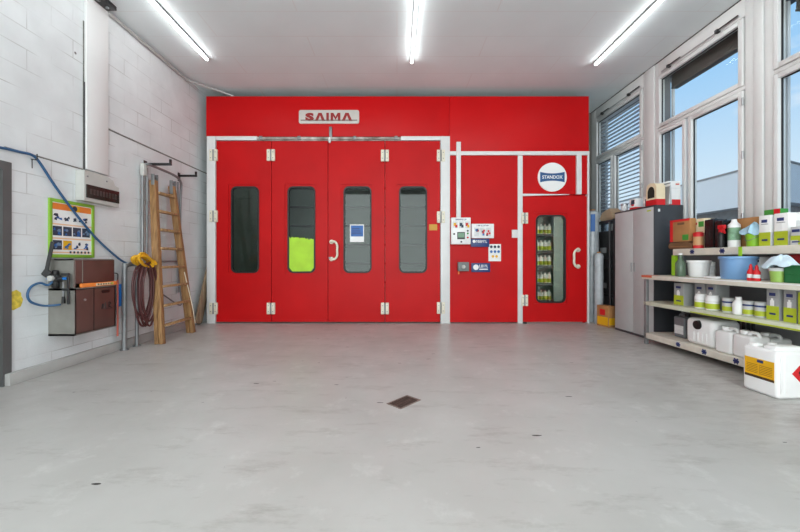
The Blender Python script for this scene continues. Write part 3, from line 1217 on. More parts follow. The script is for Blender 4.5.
r = thing('name_sign', 'silver plate sign lettered SAIMA on the red fascia'.replace(' SAIMA', ' in dark red capitals'), 'sign', (bx(329.5), ys, bz(124.5)))
b = NB()
prism(b, rrect(bx(299.6), bx(359.4), bz(124.6), bz(111.2), 0.035, 4), ys - 0.02, ys, 'y')
part(r, 'plate', b, mat('silver_plate', (206, 202, 196), 0.4, 0.3, var=0.06), r)
b = NB()
yt = ys - 0.021
zl0, zl1 = bz(122.0), bz(114.0)
hh = zl1 - zl0
text_bm(b, 'S', hh, (bx(310.3), (zl0 + zl1) / 2), bx(314.8) - bx(306.2), MBY(yt), bold=0.07)
xm0, xm1, xmm, wv_ = bx(331.2), bx(340.8), bx(336), 0.045
prism(b, [(xm0, zl0), (xm0 + wv_, zl0), (xm0 + wv_, zl1 - 0.06), (xmm, zl0 + 0.02), (xm1 - wv_, zl1 - 0.06), (xm1 - wv_, zl0), (xm1, zl0), (xm1, zl1), (xm1 - wv_ - 0.005, zl1), (xmm, zl0 + 0.075), (xm0 + wv_ + 0.005, zl1), (xm0, zl1)], yt - 0.002, yt, 'y')
box(b, bx(326.9), bx(329.4), yt - 0.002, yt, zl0, zl1)
for c0, c1 in ((315.6, 325.6), (342.2, 352.6)):
    xa, xb, xm = bx(c0), bx(c1), bx((c0 + c1) / 2)
    wd = 0.055
    prism(b, [(xa, zl0), (xa + wd, zl0), (xm, zl1 - 0.045), (xb - wd, zl0), (xb, zl0), (xm + 0.03, zl1), (xm - 0.03, zl1)], yt - 0.002, yt, 'y')
part(r, 'lettering', b, mat('dark_red_letters', (150, 26, 24), 0.5), r)
b = NB()
box(b, bx(301.5), bx(357.6), yt - 0.003, yt - 0.0005, bz(121.7), bz(120.9))
part(r, 'underline', b, mat('sign_line_grey', (92, 72, 66), 0.5), r)

r = thing('round_sign', 'round white sign with a blue bow band above the service door', 'sign', (bx(551.2), ys, bz(192)))
cxs, czs = bx(551.2), bz(177.7)
b = NB(); cyl(b, (cxs, ys + 0.003, czs), (cxs, ys - 0.018, czs), 0.262, seg=64); part(r, 'disc', b, mat('sign_white', (240, 240, 238), 0.35, var=0.01), r)
b = NB()
pts = []
for k in range(13):
    t = -1 + k / 6
    pts.append((cxs + 0.222 * t, czs + 0.066 + 0.028 * t * t))
for k in range(13):
    t = 1 - k / 6
    pts.append((cxs + 0.222 * t, czs - 0.066 - 0.028 * t * t))
prism(b, pts, ys - 0.0205, ys - 0.018, 'y')
part(r, 'band', b, mat('sign_blue', (34, 84, 136), 0.4, var=0.04), r)
b = NB(); text_bm(b, 'STANDOX', 0.062, (cxs, czs), 0.37, MBY(ys - 0.021), bold=0.02); part(r, 'lettering', b, M_WHITEP, r)

# control panel
r = thing('control_panel', 'white control panel box under the thin white duct beside the booth doors', 'control panel', (bx(459.5), ys, bz(245)))
b = NB(); box(b, bx(450.3), bx(469.3), ys - 0.1, ys + 0.002, bz(244.5), bz(218.3), bev=0.008); part(r, 'housing', b, M_WHITE, r)
yf = ys - 0.1
b = NB(); strokes(b, bx(454.5), bx(465.5), bz(221), bz(219.6), yf, 1, 7); part(r, 'lettering', b, M_NAVY, r)
b = NB()
for k, mi in enumerate((0, 1, 2)):
    x0 = bx(451.8 + k * 5.9)
    box(b, x0, x0 + 0.085, yf - 0.002, yf, bz(228.6), bz(222.2), 0)
    box(b, x0 + 0.012, x0 + 0.06, yf - 0.003, yf - 0.002, bz(226.8), bz(223.6), mi + 1)
    box(b, x0 + 0.04, x0 + 0.08, yf - 0.004, yf - 0.003, bz(228.2), bz(225.5), 3 - mi)
part(r, 'pictograms', b, [M_PRINTL, M_YEL, M_PRINTD, M_REDP], r)
b = NB(); box(b, bx(456), bx(463.6), yf - 0.006, yf, bz(239.6), bz(232.6), 0, 0.003); box(b, bx(456.7), bx(463), yf - 0.007, yf - 0.006, bz(238), bz(233.4), 1)
part(r, 'display', b, [M_DSTEEL, M_LCD], r)
for px, py, m in ((453, 234.5, M_BLACK), (466.3, 234, M_GREENP), (466.3, 238, M_REDP), (460, 242.2, M_DSTEEL), (466.3, 231.4, M_DSTEEL)):
    b = NB(); cyl(b, (bx(px), yf, bz(py)), (bx(px), yf - 0.016, bz(py)), 0.017, 0.015, seg=14); part(r, 'button', b, m, r)

# second instruction board
r = thing('instruction_board', 'white board with small pictures to the right of the white control panel', 'sign', (bx(482), ys, bz(238)))
b = NB(); box(b, bx(470.8), bx(492.8), ys - 0.05, ys + 0.002, bz(238.4), bz(224.2), bev=0.005); part(r, 'board', b, M_WHITE, r)
yf = ys - 0.05
b = NB(); strokes(b, bx(475.8), bx(487.8), bz(226.7), bz(225.3), yf, 2, 8); part(r, 'lettering', b, M_NAVY, r)
b = NB()
random.seed(5)
for k in range(3):
    x0 = bx(473.2 + k * 5.7)
    box(b, x0, x0 + 0.095, yf - 0.002, yf, bz(236.4), bz(228), 0)
    for q in range(4):
        xx, zz_ = x0 + random.uniform(0.0, 0.06), bz(236.2) + random.uniform(0, 0.1)
        box(b, xx, xx + 0.034, yf - 0.003 - q * 0.0003, yf - 0.002, zz_, zz_ + 0.036, random.choice((1, 2, 3, 4)))
part(r, 'pictograms', b, [M_PRINTL, M_PRINTD, M_REDP, M_ORANGE, M_BLUE], r)

r = thing('blue_sign', 'dark blue label plate with white writing under the picture board', 'sign', (bx(479), ys, bz(247)))
b = NB(); box(b, bx(470.2), bx(488.4), ys - 0.04, ys + 0.002, bz(247), bz(239), bev=0.004); part(r, 'plate', b, mat('navy_plate', (40, 62, 116), 0.4), r)
b = NB()
strokes(b, bx(475), bx(486.5), bz(243), bz(240.4), ys - 0.04, 3, 6)
cyl(b, (bx(473.2), ys - 0.04, bz(241.6)), (bx(473.2), ys - 0.043, bz(241.6)), 0.028, seg=16)
part(r, 'lettering', b, M_WHITEP, r)

b = NB()
box(b, bx(488), bx(500.4), ys - 0.003, ys + 0.001, bz(261.2), bz(244.2), 0)
for rr in range(3):
    for k in range(3 if rr < 2 else 2):
        x0 = bx(489.4 + k * 3.6 + (1.6 if rr == 2 else 0))
        z1 = bz(245.2 + rr * 4.8)
        cyl(b, (x0 + 0.026, ys - 0.003, z1 - 0.03), (x0 + 0.026, ys - 0.0045, z1 - 0.03), 0.025, seg=12, mi=(1, 2, 3)[rr])
        box(b, x0, x0 + 0.052, ys - 0.004, ys - 0.003, z1 - 0.068, z1 - 0.061, 4)
solo('safety_notice', b, [M_WHITEP, M_PRINTD, M_BLUE, M_YEL, M_PRINTL], 'white safety sheet with rows of pictograms on the red panel', 'notice', (bx(494), ys, bz(261)))

r = thing('switch_box', 'small grey switch box with a hanging tag on the red panel', 'switch box', (bx(462.4), ys, bz(271)))
b = NB(); box(b, bx(457), bx(467.8), ys - 0.09, ys + 0.002, bz(271), bz(262), bev=0.01); part(r, 'housing', b, mat('switch_grey', (120, 124, 122), 0.5), r)
b = NB(); cyl(b, (bx(462.4), ys - 0.09, bz(266.6)), (bx(462.4), ys - 0.115, bz(266.6)), 0.035, 0.03, seg=18); box(b, bx(462.4) - 0.008, bx(462.4) + 0.008, ys - 0.13, ys - 0.11, bz(266.6) - 0.03, bz(266.6) + 0.03); part(r, 'knob', b, M_BOXG, r)
b = NB(); box(b, bx(457.4), bx(458.6), ys - 0.05, ys - 0.045, bz(274), bz(271)); part(r, 'tag', b, M_ORANGE, r)

r = thing('blue_sign', 'dark blue plate with white printed lettering right of the switch box', 'sign', (bx(480), ys, bz(272)))
b = NB(); box(b, bx(470.8), bx(489.4), ys - 0.03, ys + 0.002, bz(272), bz(263), bev=0.004); part(r, 'plate', b, mat('navy_plate', (40, 62, 116), 0.4), r)
b = NB()
strokes(b, bx(478.5), bx(487.5), bz(267.4), bz(264.6), ys - 0.03, 4, 5)
box(b, bx(478.5), bx(487), ys - 0.033, ys - 0.03, bz(269.6), bz(268.6))
cyl(b, (bx(475.2), ys - 0.03, bz(267.2)), (bx(475.2), ys - 0.034, bz(267.2)), 0.05, seg=18)
part(r, 'lettering', b, M_WHITEP, r)

# ------------------------------------------------------------------ left wall things
# poster in a lime frame
yp0, yp1 = lw(47.7), lw(93.2)
pz0, pz1 = 1.18, 1.80
r = thing('poster', 'instruction poster in a lime green frame on the left wall', 'poster', (XL, (yp0 + yp1) / 2, pz0))
b = NB()
fw = 0.035
box(b, XL, XL + 0.018, yp0, yp0 + fw, pz0, pz1, bev=0.003)
box(b, XL, XL + 0.018, yp1 - fw, yp1, pz0, pz1, bev=0.003)
box(b, XL, XL + 0.018, yp0 + fw, yp1 - fw, pz0, pz0 + fw, bev=0.003)
box(b, XL, XL + 0.018, yp0 + fw, yp1 - fw, pz1 - fw, pz1, bev=0.003)
part(r, 'frame', b, mat('poster_lime_frame', (132, 178, 56), 0.5, var=0.06), r)
b = NB()
a0, a1, c0, c1 = yp0 + fw, yp1 - fw, pz0 + fw, pz1 - fw
xq = XL + 0.008
box(b, XL, xq, a0, a1, c0, c1, 0)
H, W = c1 - c0, a1 - a0
box(b, xq, xq + 0.001, a0 + 0.005, a1 - 0.005, c1 - 0.075, c1 - 0.008, 1)
box(b, xq + 0.001, xq + 0.002, a0 + W * 0.42, a0 + W * 0.68, c1 - 0.075, c1 - 0.012, 2)
cyl(b, (xq + 0.001, a0 + W * 0.55, c1 - 0.043), (xq + 0.003, a0 + W * 0.55, c1 - 0.043), 0.03, seg=14, mi=3)
random.seed(11)
for rr in range(3):
    zt = c1 - 0.1 - rr * 0.15
    box(b, xq, xq + 0.0008, a0, a1, zt - 0.137, zt - 0.122, 4)
    for k in range(4):
        ya = a0 + 0.012 + k * (W - 0.02) / 4
        wq = W / 4 - 0.02
        if rr == 1 or (rr == 2 and k < 2):
            box(b, xq, xq + 0.001, ya, ya + wq, zt - 0.1, zt, 3 if not (rr == 2 and k == 1) else 2)
            mm = 5
        else:
            mm = 3
        for q in range(5):
            yy, zq = ya + random.uniform(0, wq - 0.03), zt - random.uniform(0.04, 0.095)
            s1, s2 = random.uniform(0.02, 0.045), random.uniform(0.015, 0.035)
            prism(b, [(yy, zq), (yy + s1, zq + random.uniform(-.01, .01)), (yy + s1 * 0.8, zq + s2), (yy + s1 * 0.2, zq + s2 * 0.8)], xq + 0.001, xq + 0.0018 + q * 0.0002, 'x', random.choice((mm, mm, 6)))
for k in range(6):
    ya = a0 + W * 0.42 + k * W * 0.095
    box(b, xq, xq + 0.0015, ya, ya + 0.022, c0 + 0.012, c0 + 0.036, 3)
box(b, xq, xq + 0.0008, a0 + 0.01, a0 + W * 0.9, c0 + 0.052, c0 + 0.064, 4)
part(r, 'sheet', b, [M_WHITEP, M_ORANGE, M_YEL, M_PRINTD, mat('peach_print', (236, 196, 160), 0.6), mat('steel_blue_print', (110, 136, 164), 0.6), M_BLUE], r)

# fuse box
r = thing('fuse_box', 'grey wall box with a dark smoked window above the poster', 'fuse box', (XL, 4.28, 1.82))
b = NB()
prism(b, [(4.03, 1.825), (4.53, 1.815), (4.53, 2.06), (4.47, 2.075), (4.44, 2.13), (4.36, 2.16), (4.03, 2.165)], XL, -3.5, 'x')
part(r, 'housing', b, M_BOXG, r)
b = NB(); box(b, -3.5, -3.488, 4.05, 4.525, 1.86, 2.01, bev=0.004); part(r, 'window', b, M_SMOKE, r)
b = NB()
for k in range(9):
    box(b, -3.489, -3.486, 4.09 + k * 0.045, 4.12 + k * 0.045, 1.905, 1.965)
part(r, 'breaker_row', b, mat('breaker_grey', (66, 64, 60), 0.4), r)
b = NB()
for y in (4.07, 4.34):
    cyl(b, (-3.5, y, 2.10), (-3.494, y, 2.10), 0.01, seg=10)
part(r, 'screw', b, M_STEEL, r)
b = NB(); tube(b, [(XL + 0.012, 4.135, 2.16), (XL + 0.012, 4.132, 2.5), (XL + 0.012, 4.132, 3.2)], 0.006, seg=6); solo('cable', b, M_DSTEEL, 'thin dark cable running up the wall from the grey box', 'cable', (XL + 0.012, 4.13, 2.16))

# conduit at the ceiling, black bracket
b = NB()
pts = [(XL + 0.03, lw(105), ZC - 0.05), (XL + 0.03, 5.4, ZC - 0.05), (XL + 0.03, 6.0, ZC - 0.05), (XL + 0.1, 6.2, ZC - 0.05), (-3.2, 6.5, ZC - 0.06), (-3.0, 6.62, BTOP + 0.03)]
tube(b, pts, 0.02, seg=8)
solo('conduit', b, mat('conduit_grey', (176, 176, 174), 0.5), 'pale conduit pipe along the top of the left wall', 'pipe', (XL + 0.03, 5.5, ZC - 0.05))
r = thing('ceiling_bracket', 'black steel bracket at the ceiling on top of the pilaster', 'bracket', (XL + 0.1, 4.25, ZC - 0.06))
b = NB(); box(b, XL + 0.036, XL + 0.16, 4.15, 4.42, ZC - 0.05, ZC - 0.001, bev=0.004); part(r, 'plate', b, M_BLACKM, r)
b = NB(); cyl(b, (XL + 0.1, 4.22, ZC - 0.07), (XL + 0.1, 4.22, ZC - 0.05), 0.018, seg=6); cyl(b, (XL + 0.1, 4.35, ZC - 0.07), (XL + 0.1, 4.35, ZC - 0.05), 0.018, seg=6); part(r, 'bolt', b, M_STEEL, r)

# wall locker: lower cabinet + upper panel
r = thing('tool_locker', 'brown fronted steel locker fixed to the left wall below the poster', 'locker', (XL, 3.98, 0.37))
lx = -3.33
ly0, ly1 = 3.716, 4.262
b = NB()
box(b, XL, lx, ly0, ly0 + 0.02, 0.37, 0.86, 0)
box(b, XL, lx, ly1 - 0.02, ly1, 0.37, 0.86, 0)
box(b, XL, lx, ly0, ly1, 0.37, 0.39, 0)
box(b, XL, lx, ly0, ly1, 0.84, 0.86, 0)
box(b, XL, XL + 0.03, ly0, ly1, 0.86, 1.165, 0)
box(b, XL, lx - 0.035, ly0 + 0.03, ly0 + 0.05, 0.86, 1.165, 0)
box(b, XL, lx - 0.035, ly1 - 0.02, ly1, 0.86, 1.165, 0)
box(b, XL, lx - 0.03, ly0 + 0.03, ly1, 1.15, 1.165, 0)
part(r, 'carcass', b, M_LOCKG, r)
b = NB()
box(b, lx - 0.02, lx, ly0 + 0.002, ly1 + 0.004, 0.375, 0.855, 0, 0.006)
box(b, lx, lx + 0.004, ly0 + 0.235, ly0 + 0.24, 0.385, 0.85, 1)
dr = part(r, 'front_panel', b, [M_LOCKB, M_BLACKM], r)
b = NB()
prism(b, rrect(4.06, 4.17, 0.78, 0.815, 0.016, 4), lx, lx + 0.003, 'x'); part(dr, 'grip_slot', b, M_BLACKM, r)
b = NB(); cyl(b, (lx, 3.84, 0.73), (lx + 0.008, 3.84, 0.73), 0.012, seg=12); part(dr, 'lock', b, M_ALU, r)
b = NB()
random.seed(4)
tube(b, [(lx + 0.002, 4.06, 0.60), (lx + 0.002, 4.075, 0.66), (lx + 0.002, 4.09, 0.60)], 0.004, seg=5)
tube(b, [(lx + 0.002, 4.11, 0.67), (lx + 0.002, 4.11, 0.60), (lx + 0.002, 4.14, 0.60)], 0.004, seg=5, straight=True)
tube(b, [(lx + 0.002, 4.16, 0.61), (lx + 0.002, 4.16, 0.67), (lx + 0.002, 4.19, 0.65), (lx + 0.002, 4.16, 0.63), (lx + 0.002, 4.20, 0.60)], 0.004, seg=5)
part(dr, 'marker_writing', b, M_BLACKM, r)
b = NB()
box(b, lx - 0.045, lx - 0.03, ly0 + 0.05, ly1 + 0.02, 0.905, 1.16, 0, 0.005)
box(b, lx - 0.03, lx - 0.026, ly0 + 0.125, ly0 + 0.132, 0.91, 1.155, 1)
part(r, 'upper_panel', b, [M_LOCKB, M_LOCKG], r)

r = thing('spirit_level', 'orange and white spirit level lying on top of the brown locker', 'level', (lx - 0.03, 4.02, 0.862))
b = NB(); box(b, lx - 0.022, lx + 0.004, 3.80, 4.28, 0.862, 0.905, 0, 0.004); box(b, lx + 0.004, lx + 0.006, 3.98, 4.22, 0.87, 0.897, 1)
for k in range(6):
    box(b, lx + 0.006, lx + 0.007, 4.0 + k * 0.035, 4.02 + k * 0.035, 0.875, 0.893, 2)
part(r, 'body', b, [M_ORANGE, M_CREAMP, M_KRAFTD], r)
b = NB(); cyl(b, (lx - 0.009, 4.2, 0.884), (lx + 0.008, 4.2, 0.884), 0.013, seg=14); part(r, 'vial', b, M_LIME, r)

# air regulator and tools on the near side of the locker
r = thing('air_regulator', 'black air regulator with blue hose couplings at the locker corner', 'regulator', (-3.5, 3.69, 0.86))
b = NB(); box(b, -3.53, -3.47, 3.65, 3.73, 0.93, 1.0, bev=0.012); cyl(b, (-3.57, 3.69, 0.965), (-3.42, 3.69, 0.965), 0.018, seg=12); part(r, 'body', b, M_GUN, r)
b = NB(); lathe(b, [(0.02, 0), (0.03, 0.015), (0.032, 0.07)], (-3.5, 3.69, 0.862)); part(r, 'bowl', b, M_BLACK, r)
b = NB(); lathe(b, [(0.026, 0), (0.03, 0.01), (0.028, 0.045), (0.018, 0.052)], (-3.5, 3.69, 1.0)); part(r, 'knob', b, M_BLACK, r)
b = NB(); cyl(b, (-3.5, 3.65, 0.97), (-3.5, 3.625, 0.97), 0.028, seg=18); part(r, 'gauge', b, M_BOXG, r)
b = NB(); cyl(b, (-3.42, 3.69, 0.965), (-3.39, 3.69, 0.965), 0.014, seg=12); cyl(b, (-3.57, 3.69, 0.965), (-3.585, 3.69, 0.965), 0.014, seg=12); part(r, 'coupling', b, M_BLUEP, r)
b = NB()
beam(b, (-3.56, 3.65, 1.02), (-3.49, 3.65, 1.34), 0.036, 0.012, (1, 0, 0), 0, 0.003)
beam(b, (-3.575, 3.65, 0.99), (-3.53, 3.65, 1.05), 0.075, 0.018, (1, 0, 0), 0, 0.003)
solo('flat_bar', b, M_GUN, 'dark grey flat steel tool leaning upright in front of the poster', 'tool', (-3.55, 3.65, 0.99))
r = thing('clamp', 'steel screw clamp hung on the grey end of the locker', 'clamp', (-3.37, 3.70, 0.70))
b = NB(); beam(b, (-3.375, 3.695, 0.70), (-3.375, 3.695, 1.02), 0.022, 0.012, (1, 0, 0), 0, 0.002); box(b, -3.44, -3.365, 3.685, 3.705, 0.995, 1.02, bev=0.003); box(b, -3.43, -3.365, 3.685, 3.705, 0.84, 0.865, bev=0.003); part(r, 'bar', b, M_DSTEEL, r)
b = NB(); cyl(b, (-3.425, 3.695, 0.78), (-3.425, 3.695, 0.93), 0.008, seg=10); part(r, 'screw', b, M_STEEL, r)
b = NB(); cyl(b, (-3.425, 3.695, 0.71), (-3.425, 3.695, 0.78), 0.016, 0.013, seg=12); part(r, 'grip', b, M_BLACK, r)

# hoses
def lp(px, py, off=0.03):
    X = XL + off
    Y = lw(px, X)
    return (X, Y, zz(py, Y))


b = NB()
tube(b, [lp(-40, 141), lp(0, 147.5), lp(20, 152), lp(32, 155), lp(40, 163), lp(55, 186), lp(75, 213), lp(95, 237), lp(112, 253), lp(124, 262, 0.05), lp(134, 264, 0.1)], 0.0125, seg=10)
solo('air_hose', b, M_HOSEB, 'long blue air hose hooked on the left wall and drooping past the poster', 'hose', lp(32, 155))
r = thing('wall_hook', 'small dark hook holding the blue hose on the left wall', 'hook', lp(31, 156, 0.0))
b = NB()
x, y, z = lp(31, 156, 0.0)
tube(b, [(x, y, z - 0.03), (x + 0.055, y, z - 0.035), (x + 0.06, y, z + 0.02)], 0.005, seg=6)
tube(b, [(x + 0.01, y, z - 0.03), (x + 0.012, y, z - 0.12)], 0.004, seg=6, straight=True)
part(r, 'hook', b, M_BLACKM, r)
b = NB()
P = lambda px, py, o: lp(px, py, o)
tube(b, [(-3.5, 3.66, 0.94), (-3.53, 3.64, 0.90), P(40, 283, 0.05), P(31, 287, 0.04), P(27.5, 295, 0.04), P(31, 302, 0.04), P(42, 305.5, 0.05), P(52, 305.5, 0.1), (-3.44, 3.68, 0.70)], 0.011, seg=10)
solo('air_hose', b, M_HOSEB, 'short blue hose looping out from the locker corner over the white wall', 'hose', P(30, 295, 0.04))

# yellow spray mark and the brush
b = NB(); random.seed(2)
yc, zc_ = lp(15, 300, 0)[1], lp(15, 300, 0)[2]
prism(b, [(yc + 0.07 * math.cos(a) * random.uniform(.85, 1.05), zc_ + 0.1 * math.sin(a) * random.uniform(.85, 1.05)) for a in [k * math.pi / 9 for k in range(18)]], XL - 0.002, XL + 0.001, 'x')
solo('paint_mark', b, mat('yellow_overspray', (214, 190, 70), 0.7, var=0.25, scale=30), 'yellow sprayed paint mark on the left wall near the door', 'paint mark', (XL, yc, zc_))
r = thing('brush', 'blue headed brush with a pinkish stick hanging beside the locker', 'brush', lp(118, 330, 0.06))
xb_ = XL + 0.06
y1_, y2_ = lw(117.6, xb_), lw(120.8, xb_)
b = NB(); cyl(b, (xb_, y1_, zz(336, y1_)), (xb_, y1_, zz(280, y1_)), 0.011, seg=10); part(r, 'stick', b, M_PINK, r)
b = NB(); box(b, xb_ - 0.02, xb_ + 0.025, y1_ + 0.012, y2_ + 0.045, zz(306, y2_), zz(284, y2_), bev=0.012); part(r, 'head', b, M_BLUEP, r)
b = NB(); tube(b, [(xb_, y1_, zz(280, y1_)), (xb_, y1_, zz(274, y1_)), (XL + 0.005, y1_, zz(273, y1_))], 0.006, seg=6); part(r, 'hanger', b, M_BLACKM, r)

# pipe stand with hose coil
r = thing('hose_rack', 'grey pipe rack standing at the wall under the coiled hose', 'rack', (-3.49, 4.72, 0))
b = NB(); tube(b, [(-3.49, 4.61, 0.0), (-3.49, 4.61, 1.0), (-3.49, 4.64, 1.08), (-3.49, 4.72, 1.10), (-3.49, 4.83, 1.10)], 0.03, seg=12, n=5); part(r, 'pipe', b, M_STEEL, r)
b = NB(); tube(b, [(-3.49, 4.83, 0.0), (-3.49, 4.83, 1.115)], 0.022, seg=12, straight=True); part(r, 'post', b, M_STEEL, r)
for y in (4.61, 4.83):
    b = NB(); cyl(b, (-3.49, y, 0), (-3.49, y, 0.012), 0.05, seg=16); part(r, 'foot', b, M_STEEL, r)
b = NB(); tube(b, [(-3.49, 4.72, 1.10), (-3.38, 4.75, 1.10), (-3.34, 4.78, 1.14)], 0.012, seg=8); part(r, 'hook', b, M_STEEL, r)

b = NB()
random.seed(9)
pts = []
turns = 8
for k in range(turns * 12 + 1):
    a = 2 * math.pi * k / 12
    t = k // 12
    q = random.Random(t * 5 + 1)
    hw = 0.17 + q.uniform(-0.07, 0.03)
    hh_ = 0.39 + q.uniform(-0.06, 0.04)
    yc_, zc2 = 4.83 + q.uniform(-0.06, 0.06), 1.10 - hh_ + q.uniform(-0.02, 0.02)
    xo = -3.41 + 0.022 * (t % 4) + 0.012 * math.sin(a * 0.5)
    pts.append((xo, yc_ + hw * math.sin(a) * (1.0 + 0.15 * math.cos(a)), zc2 + hh_ * math.cos(a)))
tube(b, pts, 0.0125, seg=8, n=3)
solo('air_hose', b, M_HOSER, 'burgundy hose coiled and hung on the pipe rack beside the ladder', 'hose', (-3.4, 4.83, 0.35))
b = NB()
pts = []
for k in range(6 * 10 + 1):
    a = 2 * math.pi * k / 10
    q = random.Random(k // 10 + 40)
    pts.append((-3.36 + 0.05 * math.cos(a * 0.9) + q.uniform(-.02, .02), 4.78 + 0.15 * math.cos(a) + q.uniform(-.03, .03), 1.15 + 0.055 * math.sin(a) + q.uniform(-.02, .03) - 0.04 * math.cos(a)))
tube(b, pts, 0.017, seg=8, n=3)
solo('strap_bundle', b, M_HOSEY, 'yellow strap bundled on top of the burgundy hose coil', 'strap', (-3.36, 4.78, 1.1))

# ladder
lad = thing('wooden_ladder', 'folded wooden double ladder leaning against the left wall', 'ladder', (-3.25, 5.35, 0))
BL, BR = Vector((-3.22, 4.94, 0)), Vector((-3.24, 5.72, 0))
TL, TR = Vector((-3.50, 5.20, 2.30)), Vector((-3.50, 5.62, 2.30))
off = Vector((-0.062, 0, 0))
for nm, p0, p1 in (('rail', BL, TL), ('rail', BR, TR)):
    for k in range(2):
        o = off * k + (Vector((0, 0.012, 0)) if nm else Vector())
        b = NB(); beam(b, p0 + off * k, p1 + off * k * 0.5, 0.05, 0.072, (1, 0, 0), 0, 0.004); part(lad, nm, b, M_WOOD, lad)
for k in range(8):
    t = 0.105 + k * 0.117
    pa, pb = BL.lerp(TL, t), BR.lerp(TR, t)
    pa, pb = pa + Vector((0.012, 0.03, 0)), pb + Vector((0.012, -0.03, 0))
    b = NB(); beam(b, pa, pb, 0.065, 0.034, (1, 0, 0.1), 0, 0.004); part(lad, 'rung', b, M_WOODR, lad)
for T in (TL, TR):
    b = NB()
    for dy in (-0.04, 0.04):
        beam(b, T + Vector((0.0, dy, -0.12)), T + Vector((-0.0, dy, 0.09)), 0.05, 0.008, (1, 0, 0), 0, 0.002)
    cyl(b, T + Vector((0, -0.05, 0.05)), T + Vector((0, 0.05, 0.05)), 0.012, seg=10)
    part(lad, 'top_bracket', b, M_STEEL, lad)
b = NB(); tube(b, [BR.lerp(TR, 0.42) + Vector((0.03, -0.06, 0)), BR.lerp(TR, 0.2) + Vector((0.05, -0.01, 0)), BR.lerp(TR, 0.06) + Vector((0.03, 0.04, 0))], 0.006, seg=6); part(lad, 'stay_cord', b, M_CREAM, lad)

# folding wall rack with two black arms
r = thing('wall_rack', 'grey tube wall rack with two black arms behind the ladder', 'rack', (XL, 5.55, 1.1))
ya, yb2 = lw(143.5, -3.55), lw(181, -3.55)
b = NB()
tube(b, [(-3.565, ya, 1.10), (-3.565, ya, 2.30), (-3.555, ya, 2.44), (-3.53, ya + 0.02, 2.50), (-3.50, ya + 0.1, 2.50), (-3.5, yb2 - 0.25, 2.48), (-3.52, yb2 - 0.06, 2.42), (-3.55, yb2, 2.30), (-3.565, yb2, 1.9), (-3.565, yb2, 0.62)], 0.019, seg=10)
part(r, 'tube_frame', b, M_STEEL, r)
b = NB()
tube(b, [(-3.56, ya + 0.085, 1.10), (-3.56, ya + 0.085, 2.46)], 0.015, seg=10, straight=True)
part(r, 'upright', b, M_STEEL, r)
b = NB()
tube(b, [(-3.56, yb2 - 0.07, 0.62), (-3.56, yb2 - 0.07, 2.42)], 0.015, seg=10, straight=True)
part(r, 'upright', b, M_STEEL, r)
b = NB()
tube(b, [(-3.56, ya - 0.01, 1.13), (-3.54, yb2 + 0.02, 1.13)], 0.015, seg=8, straight=True)
part(r, 'cross_tube', b, M_STEEL, r)
b = NB()
tube(b, [(-3.56, ya + 0.45, 0.62), (-3.5, yb2 - 0.1, 0.42), (-3.56, yb2, 0.62)], 0.011, seg=8)
part(r, 'cross_tube', b, M_STEEL, r)
for y, L, z in ((ya + 0.1, 0.38, 2.52), (yb2 + 0.02, 0.30, 2.54)):
    b = NB(); beam(b, (XL + 0.005, y, z), (XL + L, y, z), 0.035, 0.028, (0, 0, 1), 0, 0.004); box(b, XL + L - 0.03, XL + L, y - 0.012, y + 0.012, z + 0.018, z + 0.07, bev=0.004); box(b, XL, XL + 0.012, y - 0.03, y + 0.03, z - 0.09, z + 0.05, bev=0.002); part(r, 'arm', b, M_BLACKM, r)
# pale rag over the corner of the rack
b = NB(); box(b, -3.585, -3.52, ya - 0.035, ya + 0.05, 2.33, 2.51, bev=0.02); part(r, 'corner_sleeve', b, M_BOXG, r)

# planks behind the booth corner
for k, (lab, y0, dy, w_, xx) in enumerate((('brown plank leaning at the left end of the booth, nearer one', 6.22, 0.0, 0.16, -3.495), ('brown plank leaning at the left end of the booth, farther one', 6.36, 0.05, 0.13, -3.535))):
    b = NB(); beam(b, (xx, y0 + 0.08, 0.04), (xx, y0 + 0.75 + dy, 1.65), 0.03, w_, (1, 0, 0), 0, 0.003)
    solo('plank', b, M_BOARD, lab, 'plank', (xx, y0 + 0.1, 0))

# ------------------------------------------------------------------ floor drain
r = thing('floor_drain', 'small rusty rectangular drain grate in the floor', 'drain', (0.057, 2.93, 0), math.radians(47))
b = NB()
box(b, -0.125, 0.125, -0.077, -0.065, 0, 0.004); box(b, -0.125, 0.125, 0.065, 0.077, 0, 0.004)
box(b, -0.125, -0.11, -0.065, 0.065, 0, 0.004); box(b, 0.11, 0.125, -0.065, 0.065, 0, 0.004)
part(r, 'rim', b, mat('worn_rim', (128, 112, 104), 0.6, 0.2, var=0.2, scale=30))
b = NB()
for k in range(9):
    box(b, -0.1 + k * 0.024, -0.088 + k * 0.024, -0.065, 0.065, 0.0015, 0.0035)
box(b, -0.11, 0.11, -0.006, 0.006, 0.001, 0.003)
part(r, 'grate', b, M_RUST)
b = NB(); box(b, -0.11, 0.11, -0.065, 0.065, 0.0002, 0.001); part(r, 'pit', b, mat('pit_dark', (40, 33, 30), 0.9))

